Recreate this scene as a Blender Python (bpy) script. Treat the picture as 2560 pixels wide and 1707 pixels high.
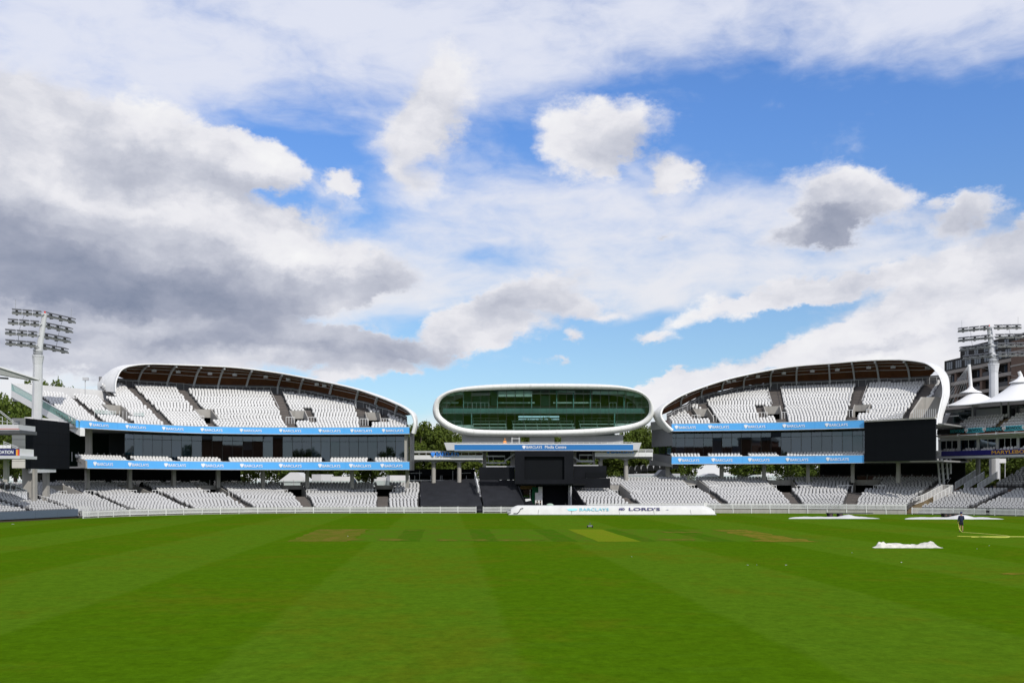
import bpy, bmesh, math, random
import numpy as np
from mathutils import Vector, Matrix, Euler
random.seed(7); np.random.seed(7)
for o in list(bpy.data.objects): bpy.data.objects.remove(o, do_unlink=True)
SC = bpy.context.scene
COL = SC.collection
# ------------------------------------------------------------------ camera
F, CX, HOR, EYE = 2489.0, 1280.0, 1203.0, 4.6      # focal length in photo pixels, image centre, horizon row, eye height
cam = bpy.data.cameras.new('camera'); camo = bpy.data.objects.new('camera', cam); COL.objects.link(camo)
camo.location = (0, 0, EYE); camo.rotation_euler = (math.radians(90), 0, 0)
cam.sensor_width = 36.0; cam.lens = 36.0*F/2560.0; cam.shift_y = (HOR-853.5)/2560.0
cam.clip_start = 0.5; cam.clip_end = 6000
SC.camera = camo
SUN_EL, SUN_AZ = 40.0, 150.0                        # azimuth from +Y towards +X (behind the camera, to its right)
SKY_STRENGTH = 0.10
SUN_STRENGTH = 3.3
EXPOSURE = 0.0
SC.view_settings.view_transform = 'Standard'; SC.view_settings.look = 'None'
SC.view_settings.gamma = 1.0; SC.view_settings.exposure = EXPOSURE
SC.view_settings.use_curve_mapping = False
SC.render.engine = 'CYCLES'
SC.cycles.max_bounces = 6; SC.cycles.transparent_max_bounces = 12; SC.cycles.volume_bounces = 0
sv = Vector((math.sin(math.radians(SUN_AZ))*math.cos(math.radians(SUN_EL)), math.cos(math.radians(SUN_AZ))*math.cos(math.radians(SUN_EL)), math.sin(math.radians(SUN_EL))))
sun = bpy.data.lights.new('sun', 'SUN'); sun.energy = SUN_STRENGTH; sun.angle = math.radians(0.6); sun.color = (1.0, 0.955, 0.88)
suno = bpy.data.objects.new('sun', sun); COL.objects.link(suno); suno.location = (40, -60, 90)
suno.rotation_euler = (-sv).to_track_quat('-Z', 'Y').to_euler()

# ------------------------------------------------------------------ sky
def azel(x, y):
    d = Vector(((x-CX)/F, 1.0, (HOR-y)/F)).normalized()
    return math.atan2(d.x, d.y), math.asin(d.z)
W = bpy.data.worlds.new('World'); SC.world = W; W.use_nodes = True
class NT:
    def __init__(s, tree): s.t = tree
    def n(s, typ, **kw):
        nd = s.t.nodes.new(typ)
        for k, v in kw.items(): setattr(nd, k, v)
        return nd
    def set(s, sock, v):
        if isinstance(v, bpy.types.NodeSocket): s.t.links.new(v, sock)
        elif v is not None: sock.default_value = v
    def math(s, op, a, b=None, c=None, clamp=False):
        nd = s.n('ShaderNodeMath', operation=op, use_clamp=clamp)
        s.set(nd.inputs[0], a); s.set(nd.inputs[1], b)
        if c is not None: s.set(nd.inputs[2], c)
        return nd.outputs[0]
    def vmath(s, op, a, b=None, out=0, scale=None):
        nd = s.n('ShaderNodeVectorMath', operation=op); s.set(nd.inputs[0], a)
        if b is not None: s.set(nd.inputs[1], b)
        if scale is not None: s.set(nd.inputs['Scale'], scale)
        return nd.outputs[out]
    def vmath3(s, acc, p):      # p, evaluated after acc (keeps the shader's stack small)
        nd = s.n('ShaderNodeVectorMath', operation='MULTIPLY_ADD'); s.set(nd.inputs[0], acc); nd.inputs[1].default_value = (1e-9, 1e-9, 1e-9); s.set(nd.inputs[2], p)
        return nd.outputs[0]
    def mix(s, f, a, b, blend='MIX'):
        nd = s.n('ShaderNodeMix', data_type='RGBA', blend_type=blend); s.set(nd.inputs[0], f); s.set(nd.inputs[6], a); s.set(nd.inputs[7], b)
        return nd.outputs[2]
    def noise(s, vec, scale, detail=4, rough=0.55, dist=0.0, dim='2D', out=0):
        nd = s.n('ShaderNodeTexNoise', noise_dimensions=dim); s.set(nd.inputs['Vector'], vec)
        nd.inputs['Scale'].default_value = scale; nd.inputs['Detail'].default_value = detail
        nd.inputs['Roughness'].default_value = rough; nd.inputs['Distortion'].default_value = dist
        return nd.outputs[out]
    def ramp(s, f, lo, hi, a=0.0, b=1.0, smooth=True):
        nd = s.n('ShaderNodeMapRange', interpolation_type='SMOOTHSTEP' if smooth else 'LINEAR'); s.set(nd.inputs[0], f)
        nd.inputs[1].default_value = lo; nd.inputs[2].default_value = hi; nd.inputs[3].default_value = a; nd.inputs[4].default_value = b
        return nd.outputs[0]
    def mapping(s, vec, loc=(0,0,0), rot=(0,0,0), scale=(1,1,1), typ='POINT'):
        nd = s.n('ShaderNodeMapping', vector_type=typ); s.set(nd.inputs[0], vec)
        nd.inputs[1].default_value = loc; nd.inputs[2].default_value = rot; nd.inputs[3].default_value = scale
        return nd.outputs[0]
    def blobs(s, p, lst, soft=1.6, gain=1.45):
        # p: {rotation in degrees: direction coordinates turned by it}; each blob is a cone-shaped bump of its own width and height
        acc, cur = None, dict(p)
        for i, (x, y, rx, ry, rot, w) in enumerate(lst):
            if acc is not None and i % 8 == 0: cur = {k: s.vmath3(acc, v) for k, v in p.items()}
            k = min(p, key=lambda t: abs(t-rot)); c_, s_ = math.cos(math.radians(k)), math.sin(math.radians(k))
            a, e = azel(x, y); a, e = a*c_-e*s_, a*s_+e*c_
            sx, sy = F/(rx*soft), F/(ry*soft)
            nd = s.n('ShaderNodeVectorMath', operation='MULTIPLY_ADD'); s.set(nd.inputs[0], cur[k]); nd.inputs[1].default_value = (sx, sy, 0); nd.inputs[2].default_value = (-a*sx, -e*sy, 0)
            g = s.n('ShaderNodeTexGradient', gradient_type='SPHERICAL'); s.t.links.new(nd.outputs[0], g.inputs[0])
            acc = s.math('MULTIPLY', g.outputs[1], w*gain) if acc is None else s.math('MULTIPLY_ADD', g.outputs[1], w*gain, acc)
        return acc
    def turned(s, p, angs=(-12, 0, 8)):
        out = {}
        for k in angs:
            if k == 0: out[k] = p; continue
            c_, s_ = math.cos(math.radians(k)), math.sin(math.radians(k))
            cb = s.n('ShaderNodeCombineXYZ'); s.t.links.new(s.vmath('DOT_PRODUCT', p, (c_, -s_, 0), out=1), cb.inputs[0]); s.t.links.new(s.vmath('DOT_PRODUCT', p, (s_, c_, 0), out=1), cb.inputs[1])
            out[k] = cb.outputs[0]
        return out
# soft-edged cloud groups, placed by compass direction and height above the horizon
CUMULUS = [(60, 560, 520, 150, 4, .62), (330, 640, 330, 130, 8, .6), (560, 680, 380, 70, 4, .52), (860, 706, 110, 34, -8, .42), (380, 400, 330, 82, 10, .60), (610, 430, 110, 60, 0, .5), (140, 330, 300, 120, 20, .40),
           (760, 855, 230, 42, 6, .55), (420, 880, 420, 60, 2, .5), (100, 830, 260, 70, 0, .5), (900, 850, 90, 34, 10, .4),
           (1120, 210, 95, 72, -30, .50), (1060, 340, 80, 88, -10, .50), (1485, 342, 134, 66, -4, .66), (1675, 437, 66, 38, 0, .52),
           (2000, 590, 92, 40, -20, .52), (2110, 495, 128, 60, 8, .52), (2200, 490, 70, 50, 0, .3), (2365, 548, 70, 28, -10, .46), (2552, 595, 36, 40, -30, .46),
           (1290, 738, 150, 30, -12, .48), (1480, 760, 140, 24, -4, .3), (1130, 850, 95, 44, -12, .52), (1240, 805, 150, 46, -8, .42),
           (1900, 748, 240, 28, -9, .44), (2080, 702, 130, 30, -8, .42), (2330, 830, 210, 130, -20, .62), (2470, 740, 140, 130, 0, .6), (2160, 890, 170, 60, -20, .5), (1760, 958, 330, 30, -6, .48), (1590, 990, 200, 26, 0, .4),
           (880, 948, 60, 24, -10, .5), (1395, 838, 30, 18, 0, .4), (1640, 840, 60, 18, 0, .36), (880, 472, 40, 26, 0, .4), (1050, 480, 70, 40, 0, .26), (1640, 590, 34, 14, 0, .3),
           (1340, 905, 40, 12, 0, .3), (980, 930, 40, 12, 0, .25), (640, 505, 120, 34, 0, -.42), (560, 250, 120, 40, 0, -.2), (1560, 440, 60, 40, 0, -.3)]
DARK = [(-60, 715, 640, 100, 5, .56), (120, 590, 420, 90, 8, .34), (520, 735, 430, 60, 4, .40), (500, 470, 330, 46, 8, .34), (60, 520, 360, 120, 10, .22), (330, 430, 280, 50, 8, .16), (150, 220, 300, 80, 8, .24), (830, 870, 230, 46, 6, .30), (350, 870, 420, 46, 0, .3), (40, 950, 200, 40, 0, .30),
        (2010, 612, 135, 44, -22, .80), (2110, 535, 130, 44, -10, .42), (2370, 565, 110, 40, 0, .36), (2545, 620, 70, 60, 0, .36), (1290, 760, 160, 34, -8, .30), (1090, 340, 100, 110, 0, .12), (1480, 375, 130, 50, 0, .14),
        (2100, 700, 130, 30, -10, .24), (1150, 868, 120, 40, -8, .24), (2265, 870, 60, 16, 0, .4), (1640, 590, 40, 18, 0, .25), (880, 700, 130, 30, 0, .2),
        (450, 300, 250, 30, 8, -.20), (610, 400, 80, 60, 0, -.14), (390, 525, 240, 26, 8, -.18), (70, 385, 170, 40, 8, -.10), (300, 815, 300, 24, 0, -.26), (650, 905, 160, 22, 0, -.22), (700, 640, 160, 24, 8, -.2)]
BLUE = [(2250, 330, 430, 130, 8, .95), (1900, 330, 300, 110, 4, .55), (2560, 400, 240, 140, 0, .7), (1760, 210, 230, 90, -20, .5), (1330, 350, 230, 75, -10, .75), (720, 480, 200, 90, 10, .95), (700, 330, 130, 90, 0, .6), (880, 380, 200, 70, -10, .4), (1180, 630, 130, 24, 0, .36),
        (1500, 870, 760, 78, -4, 1.25), (1100, 940, 420, 90, 0, 1.1), (1900, 810, 300, 60, -12, .9), (1280, 975, 700, 60, 0, .5), (840, 250, 100, 40, 0, .2), (2480, 60, 160, 40, 0, .25)]
wt = NT(W.node_tree); W.node_tree.nodes.clear()
gen = wt.n('ShaderNodeTexCoord').outputs['Generated']
sep = wt.n('ShaderNodeSeparateXYZ'); W.node_tree.links.new(gen, sep.inputs[0])
az = wt.math('ARCTAN2', sep.outputs[0], sep.outputs[1]); el = wt.math('ARCSINE', sep.outputs[2])
cp = wt.n('ShaderNodeCombineXYZ'); W.node_tree.links.new(az, cp.inputs[0]); W.node_tree.links.new(el, cp.inputs[1]); P = cp.outputs[0]
sky = wt.n('ShaderNodeTexSky'); sky.sky_type = 'NISHITA'; sky.sun_disc = False
sky.sun_elevation = math.radians(SUN_EL); sky.sun_rotation = math.radians(SUN_AZ); sky.air_density = 1.0; sky.dust_density = 0.6; sky.ozone_density = 2.2
Ps = wt.mapping(P, scale=(1, 1.6, 1))
w1 = wt.vmath('SUBTRACT', wt.noise(Ps, 7.0, 1, .5, out=1), (.5, .5, .5)); w2 = wt.vmath('SUBTRACT', wt.noise(Ps, 34.0, 4, .65, out=1), (.5, .5, .5))
warp = wt.vmath('ADD', wt.vmath('MULTIPLY', w1, (.07, .04, 0)), wt.vmath('MULTIPLY', w2, (.034, .026, 0)))
q = wt.vmath('ADD', P, warp)
qt = wt.turned(q)
body = wt.math('MINIMUM', wt.blobs(qt, CUMULUS), .7)
nP = wt.vmath('ADD', Ps, wt.vmath('SCALE', warp, scale=.6))
n1 = wt.noise(nP, 13.0, 6, .56)
n2 = wt.noise(wt.vmath('ADD', nP, (.004, .02, 0)), 13.0, 5, .55)
far = wt.noise(wt.mapping(P, (3.1, 1.7, 0), scale=(1, 1.6, 1)), 2.6, 2, .5)
d0 = wt.math('ADD', wt.math('ADD', body, wt.math('MULTIPLY', wt.math('SUBTRACT', n1, .5), .54)), wt.math('MULTIPLY', wt.math('SUBTRACT', far, .5), .2))
cu = wt.ramp(d0, .08, .44)
# thin high veil with blue gaps
Pv = wt.mapping(P, rot=(0, 0, math.radians(-14)), scale=(1.0, 2.4, 1))
wv = wt.vmath('MULTIPLY', wt.vmath('SUBTRACT', wt.noise(Pv, 6.0, 3, .55, out=1), (.5, .5, .5)), (.09, .06, 0))
nv = wt.noise(wt.vmath('ADD', Pv, wv), 5.5, 7, .58)
nv2 = wt.noise(wt.vmath('ADD', Pv, wv), 17.0, 6, .62)
bl = wt.blobs(wt.turned(wt.vmath('ADD', P, wt.vmath('MULTIPLY', wv, (1.1, .9, 0)))), BLUE, 1.75, 1.36)
vv = wt.math('SUBTRACT', wt.math('ADD', wt.math('MULTIPLY', nv, 1.5), wt.math('MULTIPLY', nv2, .75)), bl)
veil = wt.math('MULTIPLY', wt.ramp(vv, .12, 1.38), .96)
skyc = wt.mix(1.0, sky.outputs[0], wt.mix(wt.ramp(el, .12, .38), (.95, 1.12, 1.28, 1), (.84, 1.20, 1.72, 1)), 'MULTIPLY')
K = 1.0/SKY_STRENGTH
def kc(r, g, b): return (r*K, g*K, b*K, 1)
elw = wt.ramp(el, .10, .40)
vcol = wt.mix(elw, kc(.84, .84, .87), kc(.76, .79, .90))
c1 = wt.mix(veil, skyc, vcol)
dk = wt.blobs(qt, DARK, 1.8, 1.3)
dn = wt.math('MULTIPLY', wt.math('SUBTRACT', far, .5), .3)
dk = wt.math('MULTIPLY', wt.math('ADD', dk, dn), wt.ramp(d0, .14, .50, .3, 1.0))
light = wt.math('MULTIPLY', wt.math('SUBTRACT', n1, n2), .72)
mott = wt.math('MULTIPLY', wt.math('SUBTRACT', n2, .5), -.7)
tone = wt.math('ADD', wt.math('ADD', wt.math('SUBTRACT', .21, light), wt.math('MULTIPLY', dk, .58)), mott, clamp=True)
cr = wt.n('ShaderNodeValToRGB'); W.node_tree.links.new(tone, cr.inputs[0]); e = cr.color_ramp.elements
e[0].position = 0.0; e[0].color = kc(.93, .93, .94); e[1].position = 1.0; e[1].color = kc(.20, .24, .345)
for pos, c in ((.22, (.82, .82, .865)), (.42, (.60, .62, .70)), (.68, (.37, .40, .50))):
    x_ = cr.color_ramp.elements.new(pos); x_.color = kc(*c)
c2 = wt.mix(cu, c1, cr.outputs[0])
bg = wt.n('ShaderNodeBackground'); W.node_tree.links.new(c2, bg.inputs[0]); bg.inputs[1].default_value = SKY_STRENGTH
wo = wt.n('ShaderNodeOutputWorld'); W.node_tree.links.new(bg.outputs[0], wo.inputs[0])
W.cycles.sampling_method = 'MANUAL'; W.cycles.sample_map_resolution = 512
# ------------------------------------------------------------------ helpers
def P3(x, y, Y): return Vector(((x-CX)/F*Y, Y, EYE+(HOR-y)/F*Y))          # a photo pixel at distance Y
def GP(x, y):                                                              # a photo pixel on the ground
    Y = EYE*F/(y-HOR); return Vector(((x-CX)/F*Y, Y, 0.0))
def PXW(x, Y): return (x-CX)/F*Y
MATS = {}
def mat(name, col, rough=0.6, metal=0.0, spec=0.5, var=0.08, scale=1.2, bump=0.0, bscale=8.0, trans=0.0, coat=0.0, streak=0.0):
    if name in MATS: return MATS[name]
    m = bpy.data.materials.new(name); m.use_nodes = True; t = NT(m.node_tree); b = m.node_tree.nodes['Principled BSDF']
    b.inputs['Roughness'].default_value = rough; b.inputs['Metallic'].default_value = metal; b.inputs['Specular IOR Level'].default_value = spec
    if coat: b.inputs['Coat Weight'].default_value = coat
    obj = t.n('ShaderNodeTexCoord').outputs['Object']
    if var:
        n = t.noise(obj, scale, 4, .6, dim='3D'); n2 = t.noise(obj, scale*.12, 2, .5, dim='3D')
        f = t.math('ADD', t.math('MULTIPLY', t.math('SUBTRACT', n, .5), 1.4), t.math('SUBTRACT', n2, .5))
        f = t.math('ADD', t.math('MULTIPLY', f, 2*var), 1.0)
        if streak: f = t.math('SUBTRACT', f, t.math('MULTIPLY', t.ramp(t.noise(t.mapping(obj, scale=(2.2, 2.2, .16)), 1.0, 4, .65, dim='3D'), .48, .78), streak))
        c = t.vmath('SCALE', tuple(col[:3]), scale=f); t.set(b.inputs['Base Color'], c)
    else: b.inputs['Base Color'].default_value = (*col[:3], 1)
    if bump:
        bn = t.n('ShaderNodeBump'); bn.inputs['Strength'].default_value = bump; bn.inputs['Distance'].default_value = .05
        t.set(bn.inputs['Height'], t.noise(obj, bscale, 5, .6, dim='3D')); t.set(b.inputs['Normal'], bn.outputs[0])
    MATS[name] = m; return m
def glassmat(name, tint, refl=0.18, through=0.6, rough=0.02, gcol=(.95, .97, 1)):
    if name in MATS: return MATS[name]
    m = bpy.data.materials.new(name); m.use_nodes = True; nt = m.node_tree; t = NT(nt); nt.nodes.remove(nt.nodes['Principled BSDF'])
    tr = t.n('ShaderNodeBsdfTransparent'); tr.inputs[0].default_value = (*[c*through for c in tint], 1)
    gl = t.n('ShaderNodeBsdfGlossy'); gl.inputs['Roughness'].default_value = rough; gl.inputs[0].default_value = (*gcol, 1)
    fr = t.n('ShaderNodeFresnel'); fr.inputs[0].default_value = 1.5
    f = t.math('ADD', fr.outputs[0], refl, clamp=True)
    mx = t.n('ShaderNodeMixShader'); t.set(mx.inputs[0], f); nt.links.new(tr.outputs[0], mx.inputs[1]); nt.links.new(gl.outputs[0], mx.inputs[2])
    nt.links.new(mx.outputs[0], nt.nodes['Material Output'].inputs[0]); MATS[name] = m; return m

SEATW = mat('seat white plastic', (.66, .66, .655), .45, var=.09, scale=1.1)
SEATP = mat('seat pan shaded white', (.53, .53, .525), .5, var=.10, scale=1.1)  # upper pans greyed so the colour carries the shading between rows
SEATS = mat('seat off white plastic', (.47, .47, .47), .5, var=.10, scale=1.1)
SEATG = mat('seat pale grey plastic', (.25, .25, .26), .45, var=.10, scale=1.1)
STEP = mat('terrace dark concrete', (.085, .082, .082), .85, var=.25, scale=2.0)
CONC = mat('concrete', (.34, .325, .30), .8, var=.14, scale=.8, bump=.2, streak=.25)
CONCD = mat('concrete grey', (.26, .26, .26), .8, var=.15, scale=.8)
WHITE = mat('white paint', (.68, .68, .68), .4, var=.05, scale=.6)
ALUM = mat('white metal shell', (.70, .70, .69), .35, var=.05, scale=.25, spec=.4, streak=.22)
GREYM = mat('light grey metal', (.50, .51, .53), .45, var=.08, scale=.7)
STEEL = mat('grey steel', (.30, .31, .32), .45, metal=.3, var=.15)
DARKG = mat('dark grey metal', (.07, .072, .078), .5, var=.2)
BLACK = mat('matt black fabric', (.008, .009, .012), .9, var=.3, scale=.5, spec=.08)
SCREEN = mat('black screen face', (.004, .005, .007), .7, var=.2, scale=.3, spec=.12)
BLUE1 = mat('sky blue board', (.105, .42, .88), .45, var=.03, spec=.3)
BLUE2 = mat('mid blue board', (.020, .165, .45), .35, var=.03)
LETW = mat('white lettering', (.82, .85, .90), .4, var=.02)
LETB = mat('blue lettering', (.04, .26, .85), .4, var=.04)
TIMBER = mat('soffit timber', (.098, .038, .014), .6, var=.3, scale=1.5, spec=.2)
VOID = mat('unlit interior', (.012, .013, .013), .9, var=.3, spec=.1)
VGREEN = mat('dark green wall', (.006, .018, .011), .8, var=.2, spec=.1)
GLASSB = glassmat('box window glass', (.50, .66, .80), .07, .42, gcol=(.70, .86, 1.0))
GLASSG = glassmat('green media glass', (.62, .79, .76), .045, .76)
GLASSR = glassmat('clear balustrade glass', (.82, .93, .90), .05, .9)

class MB:
    def __init__(s): s.v = []; s.f = []
    def add(s, vs, fs):
        n = len(s.v); s.v += [tuple(p) for p in vs]; s.f += [tuple(i+n for i in f) for f in fs]; return s
    def quad(s, a, b, c, d): return s.add([a, b, c, d], [(0, 1, 2, 3)])
    def box(s, lo, hi):
        x0, y0, z0 = lo; x1, y1, z1 = hi
        return s.add([(x0,y0,z0),(x1,y0,z0),(x1,y1,z0),(x0,y1,z0),(x0,y0,z1),(x1,y0,z1),(x1,y1,z1),(x0,y1,z1)], [(3,2,1,0),(4,5,6,7),(0,1,5,4),(1,2,6,5),(2,3,7,6),(3,0,4,7)])
    def obox(s, c, ax, ay, az):
        c, ax, ay, az = map(Vector, (c, ax, ay, az))
        vs = [c+ax*i+ay*j+az*k for k in (-1, 1) for (i, j) in ((-1,-1),(1,-1),(1,1),(-1,1))]
        return s.add(vs, [(3,2,1,0),(4,5,6,7),(0,1,5,4),(1,2,6,5),(2,3,7,6),(3,0,4,7)])
    def bar(s, a, b, w, h=None, up=(0, 0, 1)):
        a, b = Vector(a), Vector(b); h = h or w; d = (b-a); l = d.length
        if l < 1e-6: return s
        d /= l; u = Vector(up)
        if abs(d.dot(u)) > .98: u = Vector((0, 1, 0))
        sd = d.cross(u).normalized(); u2 = sd.cross(d).normalized()
        return s.obox((a+b)/2, sd*w/2, d*l/2, u2*h/2)
    def tube(s, a, b, r, r2=None, n=10, cap=True):
        a, b = Vector(a), Vector(b); r2 = r if r2 is None else r2; d = (b-a).normalized(); u = Vector((0, 0, 1)) if abs(d.z) < .95 else Vector((0, 1, 0))
        x = d.cross(u).normalized(); y = x.cross(d)
        vs = [a+(x*math.cos(t)+y*math.sin(t))*r for t in [2*math.pi*i/n for i in range(n)]] + [b+(x*math.cos(t)+y*math.sin(t))*r2 for t in [2*math.pi*i/n for i in range(n)]]
        fs = [(i, (i+1) % n, n+(i+1) % n, n+i) for i in range(n)]
        if cap: fs += [tuple(range(n-1, -1, -1)), tuple(range(n, 2*n))]
        return s.add(vs, fs)
    def path(s, pts, r, n=8):
        pts = [Vector(p) for p in pts]; rings = []
        for i, p in enumerate(pts):
            d = (pts[min(i+1, len(pts)-1)]-pts[max(i-1, 0)]).normalized(); u = Vector((0, 0, 1)) if abs(d.z) < .95 else Vector((0, 1, 0))
            x = d.cross(u).normalized(); y = x.cross(d); rr = r[i] if isinstance(r, (list, tuple)) else r
            rings.append([p+(x*math.cos(2*math.pi*k/n)+y*math.sin(2*math.pi*k/n))*rr for k in range(n)])
        return s.loft(rings, True, True)
    def loft(s, rings, closed=False, cap=False):
        n = len(rings[0]); vs = [p for r in rings for p in r]; fs = []
        for i in range(len(rings)-1):
            for k in range(n if closed else n-1):
                k2 = (k+1) % n; fs.append((i*n+k, i*n+k2, (i+1)*n+k2, (i+1)*n+k))
        if cap: fs += [tuple(range(n-1, -1, -1)), tuple((len(rings)-1)*n+k for k in range(n))]
        return s.add(vs, fs)
    def prism(s, poly, off):
        n = len(poly); off = Vector(off); poly = [Vector(p) for p in poly]
        return s.add(poly+[p+off for p in poly], [tuple(range(n)), tuple(range(2*n-1, n-1, -1))]+[((i+1) % n, i, n+i, n+(i+1) % n) for i in range(n)])
    def build(s, name, m, parent=None, smooth=False, origin=None, fix=True):
        base = ROOT.get(parent.name if parent else None, Vector((0, 0, 0)))
        org = Vector(origin) if origin is not None else base
        me = bpy.data.meshes.new(name); me.from_pydata([tuple(Vector(p)-org) for p in s.v], [], s.f); me.materials.append(m)
        if fix and len(s.f) < 60000:
            bm = bmesh.new(); bm.from_mesh(me); bmesh.ops.recalc_face_normals(bm, faces=bm.faces); bm.to_mesh(me); bm.free()
        if smooth: me.polygons.foreach_set('use_smooth', [True]*len(me.polygons))
        if smooth == 'auto': me.set_sharp_from_angle(angle=math.radians(40))
        return link(name, me, parent, org-base)
ROOT = {}
def link(name, me, parent=None, loc=(0, 0, 0)):
    o = bpy.data.objects.new(name, me); COL.objects.link(o); o.location = loc
    if parent:
        o.parent = parent; ROOT[o.name] = ROOT[parent.name]+Vector(loc)
    else: ROOT[o.name] = Vector(loc)
    return o
def tag(o, label=None, cat=None, group=None, kind=None):
    for k, v in (('label', label), ('category', cat), ('group', group), ('kind', kind)):
        if v: o[k] = v
    return o
def thing(name, label, cat, loc, group=None):
    o = bpy.data.objects.new(name, None); COL.objects.link(o); o.location = loc; o.empty_display_size = .2; ROOT[o.name] = Vector(loc)
    return tag(o, label, cat, group)
def stuff(o): o['kind'] = 'stuff'; return o
def struct(name, mb, m, **k): return tag(mb.build(name, m, None, **k), kind='structure')
def catmull(pts, n):
    pts = [np.array(p, float) for p in pts]; out = []; m = len(pts)-1
    for t in np.linspace(0, m, n):
        i = min(int(t), m-1); f = t-i
        p0, p1, p2, p3 = pts[max(i-1, 0)], pts[i], pts[i+1], pts[min(i+2, m)]
        out.append(.5*(2*p1+(p2-p0)*f+(2*p0-5*p1+4*p2-p3)*f*f+(3*p1-p0-3*p2+p3)*f**3))
    return np.array(out)
# lettering
TXT = {}
def text_geo(s):
    if s in TXT: return TXT[s]
    c = bpy.data.curves.new('t', 'FONT'); c.body = s; c.extrude = 0.0; c.resolution_u = 3
    o = bpy.data.objects.new('t', c); COL.objects.link(o); dg = bpy.context.evaluated_depsgraph_get(); dg.update()
    me = bpy.data.meshes.new_from_object(o.evaluated_get(dg)); v = np.array([tuple(p.co)[:2] for p in me.vertices]); f = [tuple(p.vertices) for p in me.polygons]
    bpy.data.objects.remove(o); v -= v.min(0); TXT[s] = (v, f, v.max(0)); return TXT[s]
def lettering(s, a, b, z0, z1, m, parent, out=0.03, name='lettering', bold=0.0, depth=0.012, slant=0.0, rake=0.0):
    """flat letters from a to b (xy), between heights z0 and z1, standing OUT metres proud of the surface, toward the viewer's side"""
    v, f, ext = text_geo(s); a, b = Vector((a[0], a[1], 0)), Vector((b[0], b[1], 0)); t = (b-a); w = t.length; t /= w; n = Vector((t.y, -t.x, 0))
    vs, fs = [], []
    def place(p, o): return a+t*(p[0]/ext[0]*w+slant*p[1])+n*(o-rake*p[1]/ext[1])+Vector((0, 0, z0+(z1-z0)*p[1]/ext[1]))
    N = len(v)
    vs = [place(p, out+depth) for p in v]; fs = [tuple(x) for x in f]
    if bold:
        for dx, dz in ((bold, 0), (-bold, 0), (0, bold*.7), (bold, bold*.7)):
            k = len(vs); vs += [place(p, out+depth-.002)+t*dx+Vector((0, 0, dz)) for p in v]; fs += [tuple(i+k for i in x) for x in f]
    mb = MB(); mb.v = [tuple(p) for p in vs]; mb.f = fs
    return mb.build(name, m, parent, fix=False)
EAGLE = [(0,-.50),(.07,-.34),(.17,-.40),(.15,-.22),(.32,-.22),(.27,-.05),(.44,.02),(.36,.14),(.47,.27),(.34,.31),(.36,.44),(.20,.36),(.10,.27),(.09,.40),(.02,.50),(-.09,.46),(-.07,.36),(-.10,.27),(-.20,.36),(-.36,.44),(-.34,.31),(-.47,.27),(-.36,.14),(-.44,.02),(-.27,-.05),(-.32,-.22),(-.15,-.22),(-.17,-.40),(-.07,-.34)]
def emblem(c, t, size, m, parent, out=.04):
    t = Vector((t[0], t[1], 0)).normalized(); n = Vector((t.y, -t.x, 0)); c = Vector(c)+n*out
    pts = [c+t*p[0]*size+Vector((0, 0, p[1]*size)) for p in EAGLE]
    mb = MB(); k = len(pts); mb.add([c+n*.012]+pts, [(0, i+1, (i+1) % k+1) for i in range(k)])
    return mb.build('emblem', m, parent, fix=False)

# ------------------------------------------------------------------ curved seating tiers
class Tier:
    """a curved front line (x, y, outward angle); u = metres along it, d = metres outward"""
    def __init__(s, knots):
        k = np.array(knots, float); c = catmull(k, 600)
        L = np.r_[0, np.cumsum(np.hypot(*np.diff(c[:, :2], axis=0).T))]; s.len = L[-1]; s.N = 801; s.u = np.linspace(0, s.len, s.N)
        s.x = np.interp(s.u, L, c[:, 0]); s.y = np.interp(s.u, L, c[:, 1]); s.a = np.radians(np.interp(s.u, L, c[:, 2]))
    def p(s, u, d):
        x = np.interp(u, s.u, s.x); y = np.interp(u, s.u, s.y); a = np.interp(u, s.u, s.a)
        e = u-np.clip(u, 0, s.len)
        if e:                                            # straight on beyond the ends
            i, j = (0, 8) if e < 0 else (s.N-9, s.N-1); tx, ty = s.x[j]-s.x[i], s.y[j]-s.y[i]; l = math.hypot(tx, ty); x += e*tx/l; y += e*ty/l
        return Vector((x+math.sin(a)*d, y+math.cos(a)*d, 0))
    def P(s, u, d, z): v = s.p(u, d); v.z = z; return v
    def out(s, u): a = float(np.interp(u, s.u, s.a)); return Vector((math.sin(a), math.cos(a), 0))
    def tan(s, u, d=0): return (s.p(u+.2, d)-s.p(u-.2, d)).normalized()
    def px(s, x, d=0.0):
        X = s.x+np.sin(s.a)*d; Y = s.y+np.cos(s.a)*d; q = CX+F*X/Y-x
        i = np.where(np.sign(q[:-1]) != np.sign(q[1:]))[0]
        if len(i) == 0:
            j = 0 if abs(q[0]) < abs(q[-1]) else s.N-1; sl = (q[1]-q[0])/(s.u[1]-s.u[0]) if j == 0 else (q[-1]-q[-2])/(s.u[-1]-s.u[-2])
            return float(s.u[j]-q[j]/sl)
        i = i[0]; t = q[i]/(q[i]-q[i+1]); return float(s.u[i]+t*(s.u[i+1]-s.u[i]))
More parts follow.
